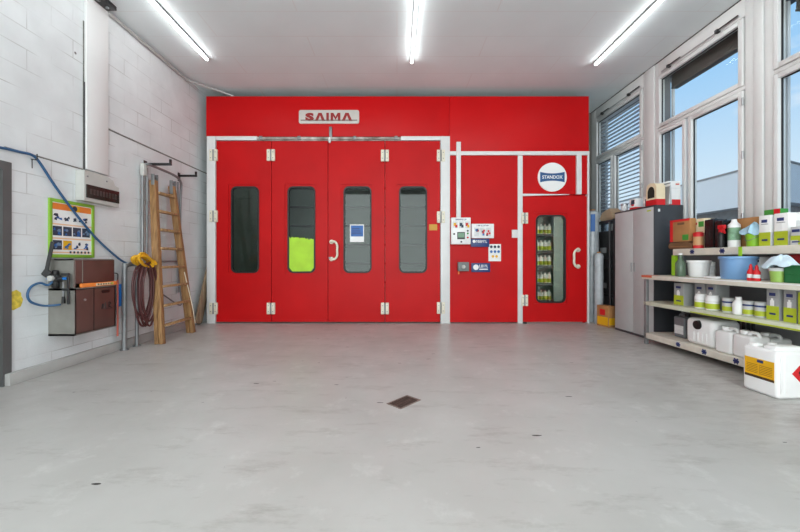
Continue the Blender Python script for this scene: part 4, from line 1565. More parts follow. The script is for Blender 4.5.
# ------------------------------------------------------------------ right side: storage corner
def roll(name, lab, x, y, rad, h, lean, m, tag_=None):
    r = thing(name, lab, 'roll', (x, y, 0))
    b = NB()
    prof = [(rad * 0.96, 0.0), (rad, 0.02)] + [(rad * (1 + 0.03 * math.sin(k * 1.7)), h * (0.05 + k * 0.9 / 12)) for k in range(13)] + [(rad * 0.9, h * 0.985), (rad * 0.45, h)]
    lathe(b, prof, (0, 0, 0), 26)
    for v in b.verts:
        v.co.x += lean * v.co.z
    part(r, 'wrap', b, m)
    b = NB(); cyl(b, (lean * h, 0, h - 0.01), (lean * h, 0, h + 0.02), rad * 0.4, seg=16); part(r, 'core', b, M_KRAFT)
    if tag_:
        z0, z1 = tag_
        b = NB()
        n = 8
        A = []
        for k in range(n + 1):
            a = math.radians(228 + 36 * k / n)
            A.append((a))
        vs0 = [b.verts.new((rad * 1.05 * math.cos(a) + lean * z0, rad * 1.05 * math.sin(a), z0)) for a in A]
        vs1 = [b.verts.new((rad * 1.05 * math.cos(a) + lean * z1, rad * 1.05 * math.sin(a), z1)) for a in A]
        for k in range(n):
            b.faces.new((vs0[k], vs0[k + 1], vs1[k + 1], vs1[k]))
        part(r, 'label', b, M_BLUE)
    return r


roll('film_roll', 'tall cloudy plastic wrapped roll standing right of the red booth', 3.66, 6.78, 0.115, 2.08, 0.01, M_PLASTIC, (1.68, 2.0))
roll('film_roll', 'shorter pale wrapped roll in front of the tall roll at the booth corner', 3.64, 6.5, 0.075, 1.28, 0.005, M_PLASTIC)
r = thing('storage_rack', 'dark metal rack in the corner between booth and grey cabinet', 'rack', (3.92, 6.75, 0))
for x in (3.82, 4.06):
    for y in (6.32, 7.1):
        b = NB(); box(b, x - 0.018, x + 0.018, y - 0.018, y + 0.018, 0, 1.88); part(r, 'post', b, M_DSTEEL, r)
for z in (0.5, 1.15, 1.84):
    b = NB(); box(b, 3.80, 4.08, 6.30, 7.12, z, z + 0.03); part(r, 'shelf', b, M_DSTEEL, r)
for k, (z, h, lab) in enumerate(((0.53, 0.45, 'black box on the lower board of the corner rack'), (1.18, 0.5, 'black box on the upper board of the corner rack'))):
    b = NB(); box(b, 3.84, 4.04, 6.4, 7.0, z, z + h, 0, 0.01); box(b, 3.837, 3.84, 6.6, 6.8, z + 0.1, z + 0.2, 1); solo('storage_box', b, [mat('matt_black_card', (36, 36, 37), 0.7), M_GREYD], lab, 'box', (3.92, 6.7, z))
b = NB()
prism(b, [(6.32, 1.872), (6.72, 1.872), (6.74, 1.93), (6.62, 2.0), (6.55, 2.07), (6.50, 2.02), (6.46, 2.09), (6.40, 2.03), (6.33, 1.96)], 3.78, 3.98, 'x')
bmesh.ops.bevel(b, geom=list(b.edges), offset=0.02, segments=2, affect='EDGES')
solo('paper_bag', b, mat('tan_paper', (176, 150, 122), 0.8, var=0.12), 'crumpled tan paper bag on top of the corner rack', 'bag', (3.88, 6.5, 1.872))
b = NB(); cyl(b, (3.72, 6.28, 0), (3.72, 6.30, 1.82), 0.016, seg=10); solo('steel_rod', b, M_DSTEEL, 'dark upright rod beside the grey cabinet', 'rod', (3.72, 6.28, 0))
r = thing('cardboard_box', 'yellow and red carton on the floor in the corner by the grey cabinet', 'box', (3.66, 6.26, 0), math.radians(12))
b = NB(); box(b, -0.1, 0.08, -0.13, 0.13, 0, 0.36, 0, 0.004); part(r, 'box_body', b, M_KRAFT)
b = NB(); box(b, -0.102, -0.1, -0.12, 0.12, 0.03, 0.17, 0); box(b, -0.09, 0.075, -0.132, -0.13, 0.04, 0.16, 0); box(b, -0.103, -0.102, -0.06, 0.06, 0.2, 0.3, 1); part(r, 'print', b, [M_YEL, M_REDP])
b = NB(); box(b, -0.105, 0.085, -0.02, 0.02, 0.361, 0.363); part(r, 'tape', b, M_KRAFT)

# ------------------------------------------------------------------ grey cabinet
TH = math.radians(2.0)
cab = thing('steel_cabinet', 'tall two door steel cabinet, pale grey doors and anthracite sides', 'cabinet', (3.648, 5.106, 0), TH)
CW, CD, CHT = 0.875, 0.42, 1.936
b = NB()
box(b, 0.022, CD, 0, 0.02, 0, CHT); box(b, 0.022, CD, CW - 0.02, CW, 0, CHT)
box(b, 0.022, CD, 0.02, CW - 0.02, CHT - 0.03, CHT); box(b, 0.022, CD, 0.02, CW - 0.02, 0.0, 0.05)
box(b, CD - 0.015, CD, 0.02, CW - 0.02, 0.05, CHT - 0.03)
box(b, 0, 0.022, 0, CW, CHT - 0.02, CHT); box(b, 0, 0.022, 0, 0.012, 0, CHT); box(b, 0.004, 0.022, 0, CW, 0, 0.03)
part(cab, 'body', b, M_CABD)
for a0, a1, hy in ((0.014, CW / 2 - 0.002, CW / 2 - 0.03), (CW / 2 + 0.002, CW - 0.006, CW / 2 + 0.03)):
    b = NB(); box(b, 0.0, 0.02, a0, a1, 0.035, CHT - 0.024, 0, 0.003); dd = part(cab, 'door', b, M_CABL)
    b = NB(); box(b, -0.012, 0.0, hy - 0.008, hy + 0.008, 0.97, 1.11, 0, 0.003); part(dd, 'handle', b, M_GREYD)
b = NB(); box(b, -0.002, 0.0, 0.06, 0.14, 1.855, 1.875); part(cab, 'sticker', b, M_LIME)
b = NB(); box(b, 0.055, 0.085, -0.002, 0.0, 1.84, 1.88); part(cab, 'label', b, M_PRINTL)

cs, sn = math.cos(TH), math.sin(TH)


def cabloc(d, v, z):
    return (3.648 + d * cs - v * sn, 5.106 + d * sn + v * cs, z)


# on the cabinet
def tin(name, lab, rad, h, loc, body, band, lid):
    r = thing(name, lab, 'tin', loc)
    b = NB(); lathe(b, [(rad, 0), (rad * 1.03, 0.006), (rad, 0.012), (rad, h - 0.01), (rad * 1.03, h - 0.004), (rad * 0.95, h)], seg=24); part(r, 'can', b, body)
    b = NB(); lathe(b, [(rad * 1.015, h * 0.2), (rad * 1.015, h * 0.75)], seg=24); part(r, 'label', b, band)
    b = NB(); cyl(b, (0, 0, h), (0, 0, h + 0.008), rad * 0.8, seg=20); part(r, 'lid', b, lid)
    return r


tin('paint_tin', 'plain pale tin at the far end of the cabinet top', 0.05, 0.13, cabloc(0.10, 0.78, CHT + 0.001), M_ALU, M_PRINTL, M_ALU)
tin('paint_tin', 'silver tin standing fourth along the cabinet top beside the black figure carton', 0.045, 0.16, cabloc(0.16, 0.36, CHT + 0.001), M_STEEL, M_GREYD, M_STEEL)


def printed_box(name, lab, cat, loc, w, d, h, body, rects, rot=TH, group=None):
    """carton: origin front-bottom-centre; front faces local -x. rects: (a0,a1,z0,z1,mi) fractions on the front; or ('s',...) on the near side"""
    r = thing(name, lab, cat, loc, rot, group)
    b = NB(); box(b, 0, d, -w / 2, w / 2, 0, h, 0, 0.003); part(r, 'box_body', b, body)
    b = NB()
    mats = []
    for k, q in enumerate(rects):
        side = q[0] == 's'
        a0, a1, z0, z1, m = q[1:] if side else q
        if m not in mats:
            mats.append(m)
        mi = mats.index(m)
        t = 0.0008 + 0.0004 * k
        if side:
            box(b, d * a0, d * a1, -w / 2 - t, -w / 2 + 0.001, h * z0, h * z1, mi)
        else:
            # a runs left to right as seen (far end is left)
            box(b, -t, 0.001, w / 2 - w * a1, w / 2 - w * a0, h * z0, h * z1, mi)
    if rects:
        part(r, 'print', b, mats)
    return r


printed_box('gun_carton', 'small white carton with a red foot and dark picture on the cabinet top', 'box', cabloc(0.06, 0.53, CHT), 0.14, 0.14, 0.17, M_WHITEP,
            [(0.0, 1, 0, 0.22, M_REDP), (0.25, 0.8, 0.5, 0.9, M_PRINTD), (0.3, 0.7, 0.35, 0.5, M_REDP), ('s', 0, 1, 0, 0.22, M_REDP)])
printed_box('gun_carton', 'small white carton with a black figure on the cabinet top', 'box', cabloc(0.07, 0.245, CHT), 0.13, 0.12, 0.165, M_WHITEP,
            [(0.3, 0.55, 0.1, 0.75, M_PRINTD), (0.5, 0.8, 0.55, 0.85, M_PRINTD)])
# wedge carton with a round black opening
r = thing('dispenser_carton', 'cream and red dispenser carton with a dark round opening on the cabinet', 'box', cabloc(0.03, 0.10, CHT), TH)
W2, D2, H2 = 0.20, 0.13, 0.33
b = NB()
arc = [(0.075 * math.cos(math.radians(a)) - 0.0, 0.17 + 0.09 * math.sin(math.radians(a))) for a in range(0, 181, 15)]
outer = [(-W2 / 2, 0), (W2 / 2, 0), (W2 / 2, 0.24), (W2 / 2 - 0.02, 0.30), (0.02, H2), (-W2 / 2 + 0.03, 0.31), (-W2 / 2, 0.26)]
prism(b, outer, 0, D2, 'x')
part(r, 'box_body', b, M_CREAMP)
b = NB(); prism(b, [(-W2 / 2, 0.0), (W2 / 2, 0), (W2 / 2, 0.085), (-W2 / 2, 0.085)], -0.002, D2 + 0.001, 'x'); box(b, 0, D2, -W2 / 2 - 0.002, -W2 / 2 + 0.001, 0, 0.085); part(r, 'red_foot', b, M_REDP)
b = NB(); prism(b, [(-0.065, 0.11), (0.065, 0.11)] + [(0.065 * math.cos(math.radians(a)), 0.19 + 0.085 * math.sin(math.radians(a))) for a in range(0, 181, 15)], -0.003, 0.0005, 'x'); part(r, 'opening', b, mat('dark_olive_hollow', (40, 36, 26), 0.9))
r = thing('paper_folder', 'grey folded leaflets leaning between the two cartons on the cabinet', 'leaflets', cabloc(0.165, 0.05, CHT), TH)
for k, (x, tl, m) in enumerate(((0.0, 0.03, M_GREYD), (0.025, 0.0, M_WHITEP), (0.05, -0.015, M_GREYC))):
    b = NB(); beam(b, (x + 0.0, 0, 0.003), (x + tl, 0.0, 0.31 - k * 0.02), 0.006, 0.20, (1, 0, 0)); part(r, 'leaflet', b, m)
printed_box('gloves_carton', 'white carton with a red foot at the near end of the cabinet top', 'box', cabloc(0.225, 0.125, CHT), 0.20, 0.18, 0.345, M_WHITEP,
            [(0, 1, 0, 0.24, M_REDP), ('s', 0, 1.0, 0, 0.24, M_REDP), ('s', 0.6, 0.9, 0.84, 0.9, M_PINK), ('s', 0.1, 0.9, 0.70, 0.71, M_GREYC)])

# ------------------------------------------------------------------ work bench with upper shelf
P0 = (3.41, 4.97)
TOPZ, CNTZ, MIDZ, LOWZ = 1.297, 0.946, 0.587, 0.159
BL_, BD = 2.8, 0.57
bench = thing('shelf_bench', 'long cream edged steel shelf bench under the windows', 'shelf', (P0[0], P0[1], 0), TH)
for d in (0.02, BD - 0.02):
    for v in (-0.02, -BL_ + 0.02):
        b = NB(); box(b, d - 0.02, d + 0.02, v - 0.02, v + 0.02, 0, CNTZ - 0.055 if d < 0.1 else 1.30, 0, 0.003); part(bench, 'post', b, M_STEEL)
b = NB(); box(b, -0.012, BD, -BL_, 0.03, CNTZ - 0.055, CNTZ, 0, 0.004); box(b, -0.014, -0.011, -BL_, -0.6, CNTZ - 0.012, CNTZ - 0.002, 1); part(bench, 'worktop', b, [M_SHELFE, M_WHITE])
b = NB(); box(b, -0.0155, -0.012, -0.16, 0.03, CNTZ - 0.03, CNTZ - 0.002); box(b, -0.012, 0.1, -0.16, 0.03, CNTZ, CNTZ + 0.001); part(bench, 'edge_tape', b, mat('orange_red_tape', (200, 92, 60), 0.6), label='orange red tape at the corner of the worktop')
b = NB(); box(b, 0.0, BD, -BL_ + 0.02, 0.01, MIDZ - 0.05, MIDZ, 0, 0.004); box(b, -0.0015, 0.0, -BL_ + 0.02, -0.75, MIDZ - 0.047, MIDZ - 0.033, 1); part(bench, 'shelf_board', b, [mat('pale_green_edge', (206, 210, 188), 0.5), M_LIME])
b = NB(); box(b, 0.0, BD, -BL_ + 0.02, 0.0, LOWZ - 0.075, LOWZ, 0, 0.004); part(bench, 'shelf_board', b, M_SHELFE)
b = NB(); box(b, 0.24, BD + 0.02, -BL_, -0.205, TOPZ - 0.082, TOPZ, 0, 0.004); part(bench, 'top_shelf', b, M_SHELFE)
# blue tape crosses
def star(bm, v, z, x, s=0.03):
    beam(bm, (x, v - s, z), (x, v + s, z), 0.004, 0.022, (1, 0, 0))
    beam(bm, (x, v - s * 0.6, z - s * 0.9), (x, v + s * 0.6, z + s * 0.9), 0.004, 0.014, (1, 0, 0))
    beam(bm, (x, v + s * 0.6, z - s * 0.9), (x, v - s * 0.6, z + s * 0.9), 0.004, 0.014, (1, 0, 0))


def bv(px, d):
    k = (px - CX) / F
    return (P0[0] + d * cs - k * (P0[1] + d * sn)) / (sn + k * cs)


def bw(d, v, z):
    return (P0[0] + d * cs - v * sn, P0[1] + d * sn + v * cs, z)


for px, d, z in ((692, 0.238, TOPZ - 0.04), (722, 0.238, TOPZ - 0.04), (678, -0.002, LOWZ - 0.035), (704, -0.002, LOWZ - 0.035), (736, -0.002, LOWZ - 0.035)):
    b = NB(); star(b, bv(px, d), z, d); part(bench, 'tape_mark', b, M_NAVY, label='blue tape cross on the shelf edge')
b = NB(); v = bv(740.5, 0.238); box(b, 0.232, 0.238, v - 0.018, v + 0.018, TOPZ - 0.11, TOPZ + 0.0); part(bench, 'tape_strip', b, M_LIMET, label='lime green tape hanging over the top shelf edge')
b = NB(); v = bv(673.5, 0.24); box(b, 0.25, 0.29, v - 0.01, v + 0.045, CNTZ + 0.002, TOPZ - 0.082); part(bench, 'end_support', b, M_LIMET, label='lime green support at the far end of the top shelf')


def fit(pa, pb, ytop, d, zs):
    va, vb = bv(pa, d), bv(pb, d)
    vm = (va + vb) / 2
    X, Y, _ = bw(d, vm, 0)
    return vm, abs(va - vb), zz(ytop, Y) - zs, bw(d, vm, zs + 0.001)


def bbox(name, lab, pa, pb, ytop, d, dep, zs, body, rects, cat='box', rot=0.0, group=None):
    vm, w, h, loc = fit(pa, pb, ytop, d, zs)
    return printed_box(name, lab, cat, loc, w, dep, h, body, rects, TH + rot, group)


LIMEPACK = [(0, 1, 0.0, 0.44, M_LIME), (0.22, 0.72, 0.76, 0.86, M_NAVY), (0.3, 0.62, 0.44, 0.62, M_WHITE), (0.38, 0.54, 0.62, 0.68, M_WHITE), (0.25, 0.75, 0.16, 0.22, M_NAVY), (0.2, 0.8, 0.70, 0.72, M_GREYD)]
# --- top shelf
bbox('carton', 'brown and red cardboard carton at the far end of the top shelf', 670, 689.5, 219.5, 0.27, 0.085, TOPZ + 0.095, M_KRAFT,
     [(0, 0.16, 0, 1, M_REDP), (0.16, 1, 0.9, 1, M_REDP), (0.65, 0.95, 0.05, 0.3, M_GREENP), (0.4, 0.75, 0.75, 0.85, M_KRAFTD)])
vm, w, h, loc = fit(667, 690, 238.5, 0.26, TOPZ)
r = thing('paper_sack', 'flat brown paper sack under the brown and red carton', 'sack', loc, TH)
b = NB()
prism(b, [(-w / 2 - 0.03, 0.0), (w / 2 - 0.03, 0), (w / 2 - 0.01, 0.03), (w / 2 - 0.03, 0.085), (-w / 2 + 0.03, 0.092), (-w / 2 - 0.05, 0.05)], 0, 0.1, 'x')
bmesh.ops.bevel(b, geom=list(b.edges), offset=0.012, segments=2, affect='EDGES')
part(r, 'sack', b, M_KRAFTD)
b = NB(); box(b, -0.002, 0.0, -w / 2 + 0.02, w / 2 - 0.06, 0.03, 0.034); part(r, 'seam', b, M_KRAFT)
bbox('carton', 'cream carton with red and green print standing right of the brown carton', 690, 704.5, 219, 0.365, 0.13, TOPZ, M_CREAMP,
     [(0.1, 0.5, 0.8, 0.88, M_REDP), (0.6, 0.95, 0.72, 0.9, M_GREENP), (0.1, 0.9, 0.55, 0.57, M_TAN), (0.62, 0.95, 0.05, 0.3, M_PRINTL)])
vm, w, h, loc = fit(690, 697.8, 233, 0.25, TOPZ)
tin('tin', 'tan tin with a red rim in front of the cream carton', w / 2 * 0.95, h, Vector(loc) + Vector((w / 2, 0, 0)), M_REDP, M_TAN, M_REDP)
vm, w, h, loc = fit(704, 714, 219.5, 0.27, TOPZ)
r = thing('canister', 'black upright canister on the top shelf left of its twin', 'canister', loc, TH)
def black_can(r, w, h):
    b = NB(); box(b, 0, 0.12, -w / 2 + 0.002, w / 2 - 0.002, 0, h, 0, 0.012); part(r, 'body', b, mat('gloss_black', (20, 20, 21), 0.25, var=0.1))
    b = NB(); cyl(b, (0.06, 0, h), (0.06, 0, h + 0.012), 0.03, seg=16); part(r, 'cap', b, M_BLACK)
black_can(r, w, h)
vm, w, h, loc = fit(714.3, 723, 220.5, 0.27, TOPZ)
r = thing('canister', 'black upright canister behind the red spray nozzle', 'canister', loc, TH)
black_can(r, w, h)
# red clip thing in front of the canister
vm, w, h, loc = fit(716.5, 725, 224, 0.25, TOPZ)
r = thing('spray_nozzle', 'red trigger nozzle bottle in front of the black canister', 'bottle', Vector(loc), TH)
b = NB(); lathe(b, [(0.026, 0), (0.03, 0.01), (0.03, h * 0.52), (0.012, h * 0.66)], (0, 0, 0)); part(r, 'bottle', b, M_BLACK)
b = NB(); box(b, -0.014, 0.014, -0.055, 0.03, h * 0.78, h * 0.95, 0, 0.006); box(b, -0.011, 0.011, -0.03, 0.018, h * 0.62, h * 0.8, 0, 0.005); beam(b, (0, -0.035, h * 0.78), (0, -0.05, h * 0.58), 0.014, 0.012); part(r, 'trigger', b, M_REDP)
vm, w, h, loc = fit(725, 734.5, 219.5, 0.285, TOPZ)
r = thing('bottle', 'white bottle with green print standing beside the black canisters', 'bottle', Vector(loc) + Vector((0.05, 0, 0)), TH)
b = NB(); lathe(b, [(w * 0.46, 0), (w / 2, 0.01), (w / 2, h * 0.8), (w * 0.25, h * 0.9), (w * 0.2, h)], seg=22); part(r, 'body', b, M_WHITE)
b = NB(); lathe(b, [(w * 0.507, h * 0.25), (w * 0.507, h * 0.7)], seg=22); part(r, 'label', b, mat('muted_green_label', (120, 158, 126), 0.5, var=0.3, scale=30))
bbox('carton', 'open brown cardboard carton behind the green bucket on the top shelf', 734, 757.5, 218, 0.40, 0.14, TOPZ, M_KRAFT,
     [(0.02, 0.12, 0.05, 0.95, M_KRAFTD), (0.7, 0.95, 0.1, 0.5, M_TAN)])
vm, w, h, loc = fit(738.5, 754.5, 228, 0.255, TOPZ)


def bucket(name, lab, w, h, loc, m, rim=None, handle=True, taper=0.8, cat='bucket'):
    r = thing(name, lab, cat, loc, TH)
    R = w / 2
    b = NB(); lathe(b, [(R * taper, 0), (R * (taper + .02), 0.006), (R * 0.97, h - 0.02), (R * 1.03, h - 0.018), (R * 1.03, h), (R * 0.95, h), (R * (taper - .05), 0.012), (0.0, 0.012)], seg=30); part(r, 'body', b, m)
    if rim:
        b = NB(); lathe(b, [(R * 1.035, h - 0.03), (R * 1.05, h - 0.026), (R * 1.05, h - 0.004), (R * 1.035, h)], seg=30); part(r, 'rim', b, rim)
    if handle:
        b = NB(); tube(b, [(-0.0, -R * 1.03, h - 0.012), (-R * 0.75, -R * 0.7, h - 0.05), (-R * 1.1, 0, h - 0.075), (-R * 0.75, R * 0.7, h - 0.05), (0, R * 1.03, h - 0.012)], 0.0035, seg=6); part(r, 'bail', b, M_STEEL)
    return r


def cloth(name, lab, loc, rx, ry, hgt, m, seed):
    rnd = random.Random(seed)
    b = NB()
    n, mm = 26, 9
    ph = [rnd.uniform(0, 6.28) for _ in range(6)]
    rings = []
    for i in range(mm + 1):
        t = i / mm
        ring = []
        for k in range(n):
            a = 2 * math.pi * k / n
            wob = 1 + 0.13 * math.sin(3 * a + ph[0]) * t + 0.10 * math.sin(7 * a + ph[1]) * t + 0.07 * math.sin(11 * a + ph[2])
            zz_ = hgt * (1 - t ** 1.8) + 0.12 * hgt * math.sin(5 * a + ph[3]) * (0.3 + t) + 0.1 * hgt * math.sin(2 * a + 6 * t + ph[4])
            ring.append(b.verts.new((rx * t * wob * math.cos(a), ry * t * wob * math.sin(a), zz_)))
        rings.append(ring)
    for i in range(mm):
        for k in range(n):
            if i == 0 and False:
                continue
            b.faces.new((rings[i][k], rings[i][(k + 1) % n], rings[i + 1][(k + 1) % n], rings[i + 1][k]))
    bmesh.ops.remove_doubles(b, verts=list(b.verts), dist=0.0006)
    r_ = bmesh.ops.solidify(b, geom=list(b.faces), thickness=0.004)
    return solo(name, b, m, lab, 'cloth', loc, TH, local=True)


w0 = w
bucket('bucket', 'small lime green bucket stuffed with a pale blue cloth on the top shelf', w0 * 0.86, h * 0.68, Vector(loc) + Vector((w0 / 2, 0, 0)), M_LIMEB, None, True, 0.82)
cloth('cloth', 'pale blue printed cloth heaped in the green bucket on the top shelf', Vector(loc) + Vector((w0 / 2, 0, h * 0.69)), w0 * 0.55, w0 * 0.62, h * 0.52, M_CLOTHB, 3)
bbox('paint_carton', 'white and lime carton on the top shelf, left of its larger neighbour', 759, 770.5, 215.5, 0.27, 0.13, TOPZ, M_WHITEP, LIMEPACK + [('s', 0, 1, 0.0, 0.44, M_PRINTL)])
bbox('paint_carton', 'larger white and lime carton on the top shelf with a red topped neighbour behind', 774, 788, 213.2, 0.27, 0.13, TOPZ, M_WHITEP, LIMEPACK + [('s', 0, 1, 0.0, 0.44, M_PRINTL)])
bbox('carton', 'plain green and red banded pack behind the two lime cartons', 764, 780, 209.5, 0.45, 0.09, TOPZ, M_GREENP, [(0.62, 1, 0.0, 1, M_REDP)])
bbox('carton', 'white carton with faint grey print at the right edge of the photo', 790.5, 812, 212, 0.35, 0.2, TOPZ, M_WHITEP, [(0.1, 0.5, 0.5, 0.75, M_PRINTL), (0.1, 0.8, 0.3, 0.33, M_GREYC)])
vm, w, h, loc = fit(790.5, 806, 226.5, 0.25, TOPZ)
r = printed_box('paint_tin', 'low grey and lime pack in front of the white carton at the right edge', 'tin', loc, w, 0.09, h, M_GREYC, [(0, 1, 0, 0.5, M_LIME), (0, 0.5, 0.0, 0.25, M_GREYC), (0.1, 0.6, 0.7, 0.85, M_NAVY), (0.1, 0.6, 0.12, 0.2, M_NAVY)], TH)

# --- worktop
vm, w, h, loc = fit(677, 684, 255, 0.14, CNTZ)
lathe_b = NB(); lathe(lathe_b, [(w * 0.45, 0), (w / 2, 0.01), (w / 2, h * 0.62), (w * 0.2, h * 0.8), (w * 0.2, h)], seg=20)
r = thing('bottle', 'clear greenish bottle at the far end of the worktop', 'bottle', loc, TH)
part(r, 'body', lathe_b, mat('pale_green_plastic', (84, 104, 84), 0.3, var=0.25))
lathe_b = NB(); cyl(lathe_b, (0, 0, h), (0, 0, h + 0.02), w * 0.22, seg=14); part(r, 'cap', lathe_b, M_WHITE)
vm, w, h, loc = fit(681.5, 697.5, 260.5, 0.18, CNTZ)
bucket('bucket', 'small white ribbed bucket left on the worktop', w, h, Vector(loc) + Vector((w / 2, 0, 0)), M_WHITE, M_WHITE, False, 0.82)
vm, w, h, loc = fit(703, 710, 262, 0.36, CNTZ)
tin('tin', 'small white tin with dark print between white bucket and blue tub', w / 2, h, Vector(loc) + Vector((w / 2, 0, 0)), M_WHITE, M_PRINTL, M_GREYD)
b = NB(); X = bw(0.12, bv(711, 0.12), CNTZ + 0.001)
box(b, -0.02, 0.03, -0.09, 0.07, 0, 0.022, 0, 0.006); solo('paint_scraper', b, M_WHITE, 'flat white block lying in front of the blue tub', 'tool', X, TH, local=True)
vm, w, h, loc = fit(711, 740.5, 256.5, 0.12, CNTZ)
bucket('tub', 'round light blue plastic tub with a wide rim on the worktop', w * 0.93, h, Vector(loc) + Vector((w * 0.47, 0.02, 0)), M_TUBB, M_TUBB, False, 0.9, cat='tub')
bbox('carton', 'white carton with a red foot behind the red bottles on the worktop', 742, 760, 257, 0.41, 0.15, CNTZ, M_WHITEP, [(0, 1, 0, 0.22, M_REDP), (0.62, 0.85, 0.78, 0.86, M_REDP), (0.86, 0.95, 0.76, 0.86, M_PRINTD)])
for pa, pb, yt, lab in ((748.2, 753.2, 264, 'red squeeze bottle on the worktop, left one of the pair'), (754, 759.4, 265, 'red squeeze bottle on the worktop, right one of the pair')):
    vm, w, h, loc = fit(pa, pb, yt, 0.1, CNTZ)
    r = thing('bottle', lab, 'bottle', Vector(loc), TH)
    b = NB(); lathe(b, [(w * 0.55, 0), (w * 0.6, 0.008), (w * 0.58, h * 0.55), (w * 0.3, h * 0.7), (w * 0.25, h * 0.75)], seg=20); part(r, 'body', b, M_REDP)
    b = NB(); lathe(b, [(w * 0.28, h * 0.75), (w * 0.28, h * 0.84), (w * 0.1, h)], seg=16); part(r, 'nozzle', b, M_REDP)
    b = NB(); lathe(b, [(w * 0.605, h * 0.18), (w * 0.6, h * 0.4)], seg=20); part(r, 'label', b, M_PRINTL)
vm, w, h, loc = fit(763, 779, 268, 0.06, CNTZ)
bucket('bucket', 'lime green cup bucket under a white cloth on the worktop', w * 0.9, h, Vector(loc) + Vector((w / 2, 0, 0)), mat('lime_milky', (150, 186, 90), 0.4), M_GREYC, False, 0.82)
cloth('cloth', 'white and pale blue cloth thrown over the green bucket and red pack', Vector(loc) + Vector((w * 0.6, -0.02, h + 0.012)), w * 0.75, w * 0.9, 0.10, mat('white_blue_cloth', (206, 224, 234), 0.9, var=0.1, scale=10, bump=0.4), 8)
bbox('carton', 'dark red carton behind the green crate on the worktop', 783, 806, 254.5, 0.33, 0.18, CNTZ, mat('deep_red_card', (150, 28, 30), 0.6), [(0.1, 0.5, 0.6, 0.8, M_REDP), (0, 1, 0, 0.1, M_KRAFTD)])
# green crate
vm, w, h, loc = fit(784, 822, 265.5, 0.1, CNTZ)
r = thing('crate', 'open green plastic crate on the worktop at the right edge', 'crate', loc, TH)
b = NB()
w_, d_ = w, 0.2
box(b, 0, 0.008, -w_ / 2, w_ / 2, 0, h, 0, 0.003); box(b, d_ - 0.008, d_, -w_ / 2, w_ / 2, 0, h, 0, 0.003)
box(b, 0, d_, -w_ / 2, -w_ / 2 + 0.008, 0, h); box(b, 0, d_, w_ / 2 - 0.008, w_ / 2, 0, h); box(b, 0, d_, -w_ / 2, w_ / 2, 0, 0.008)
part(r, 'tray', b, M_GREENC)
b = NB(); box(b, -0.008, 0.0, -w_ / 2 - 0.004, w_ / 2 + 0.004, h - 0.014, h, 0, 0.003); box(b, -0.004, 0.0, -w_ / 2, w_ / 2, h * 0.45, h * 0.5); part(r, 'rim', b, M_GREENC)

# --- middle shelf
MID = [(674, 683.5, 283.2, 0.16, 'far end of'), (694, 704.5, 283.5, 0.2, 'second from the far end on'), (705.5, 716.5, 283.5, 0.2, 'third from the far end on')]
for pa, pb, yt, d, w_ in ((674, 683.5, 283.2, 0.12, 'grey and lime carton standing alone at the far end of the middle shelf'),
                          (694.5, 704.5, 283.6, 0.19, 'grey and lime carton behind the left white bottle on the middle shelf'),
                          (706, 716, 283.8, 0.19, 'grey and lime carton behind the right white bottle on the middle shelf'),
                          (766.5, 779, 288.5, 0.10, 'grey and lime carton right of the round jars on the middle shelf'),
                          (783.5, 796.5, 289.5, 0.10, 'grey and lime carton near the right edge on the middle shelf')):
    bbox('paint_carton', w_, pa, pb, yt, d, 0.16, MIDZ, M_GREYSHADE, LIMEPACK)
bbox('paint_carton', 'lime fronted carton cut by the right edge on the middle shelf', 798, 811, 293, 0.06, 0.1, MIDZ, M_LIME, [(0.2, 0.8, 0.7, 0.85, M_NAVY)])
for k, (pa, pb, yt, d, lab) in enumerate(((691.5, 700.5, 294, 0.08, 'white bottle with lime label on the middle shelf, left of a pair'),
                                          (701.8, 712, 295.4, 0.08, 'white bottle with lime label on the middle shelf, right of a pair'))):
    vm, w, h, loc = fit(pa, pb, yt, d, MIDZ)
    r = thing('paint_bottle', lab, 'bottle', Vector(loc) + Vector((w / 2, 0, 0)), TH)
    b = NB(); lathe(b, [(w * 0.46, 0), (w / 2, 0.008), (w / 2, h * 0.82), (w * 0.42, h * 0.9), (w * 0.42, h), (w * 0.3, h)], seg=24); part(r, 'body', b, M_WHITE)
    b = NB(); lathe(b, [(w * 0.505, h * 0.08), (w * 0.505, h * 0.45)], seg=24); part(r, 'label', b, M_LIME)
    b = NB(); lathe(b, [(w * 0.507, h * 0.52), (w * 0.507, h * 0.62)], seg=24); part(r, 'print', b, M_PRINTL)
for k, (pa, pb, yt, d, lab) in enumerate(((719, 728.5, 298, 0.1, 'grey and lime tin next to the plain white bottle on the middle shelf'),
                                          (739.5, 749, 301, 0.1, 'grey and lime tin in the middle of the middle shelf, left of its twin'),
                                          (751, 762, 302, 0.1, 'grey and lime tin in the middle of the middle shelf, right of its twin'))):
    vm, w, h, loc = fit(pa, pb, yt, d, MIDZ)
    r = thing('paint_tin', lab, 'tin', Vector(loc) + Vector((w / 2, 0, 0)), TH)
    b = NB(); lathe(b, [(w / 2, 0), (w * 0.515, 0.005), (w / 2, 0.01), (w / 2, h - 0.012), (w * 0.52, h - 0.006), (w * 0.46, h)], seg=26); part(r, 'can', b, M_GREYC)
    b = NB(); lathe(b, [(w * 0.507, h * 0.1), (w * 0.507, h * 0.42)], seg=26); part(r, 'label', b, M_LIME)
    b = NB(); lathe(b, [(w * 0.507, h * 0.66), (w * 0.507, h * 0.78)], seg=26); part(r, 'print', b, M_NAVY)
vm, w, h, loc = fit(729.3, 738.5, 297, 0.08, MIDZ)
r = thing('bottle', 'plain white bottle between the tins on the middle shelf', 'bottle', Vector(loc) + Vector((w / 2, 0, 0)), TH)
b = NB(); lathe(b, [(w * 0.46, 0), (w / 2, 0.01), (w / 2, h * 0.62), (w * 0.3, h * 0.82), (w * 0.24, h * 0.86)], seg=24); part(r, 'body', b, M_WHITE)
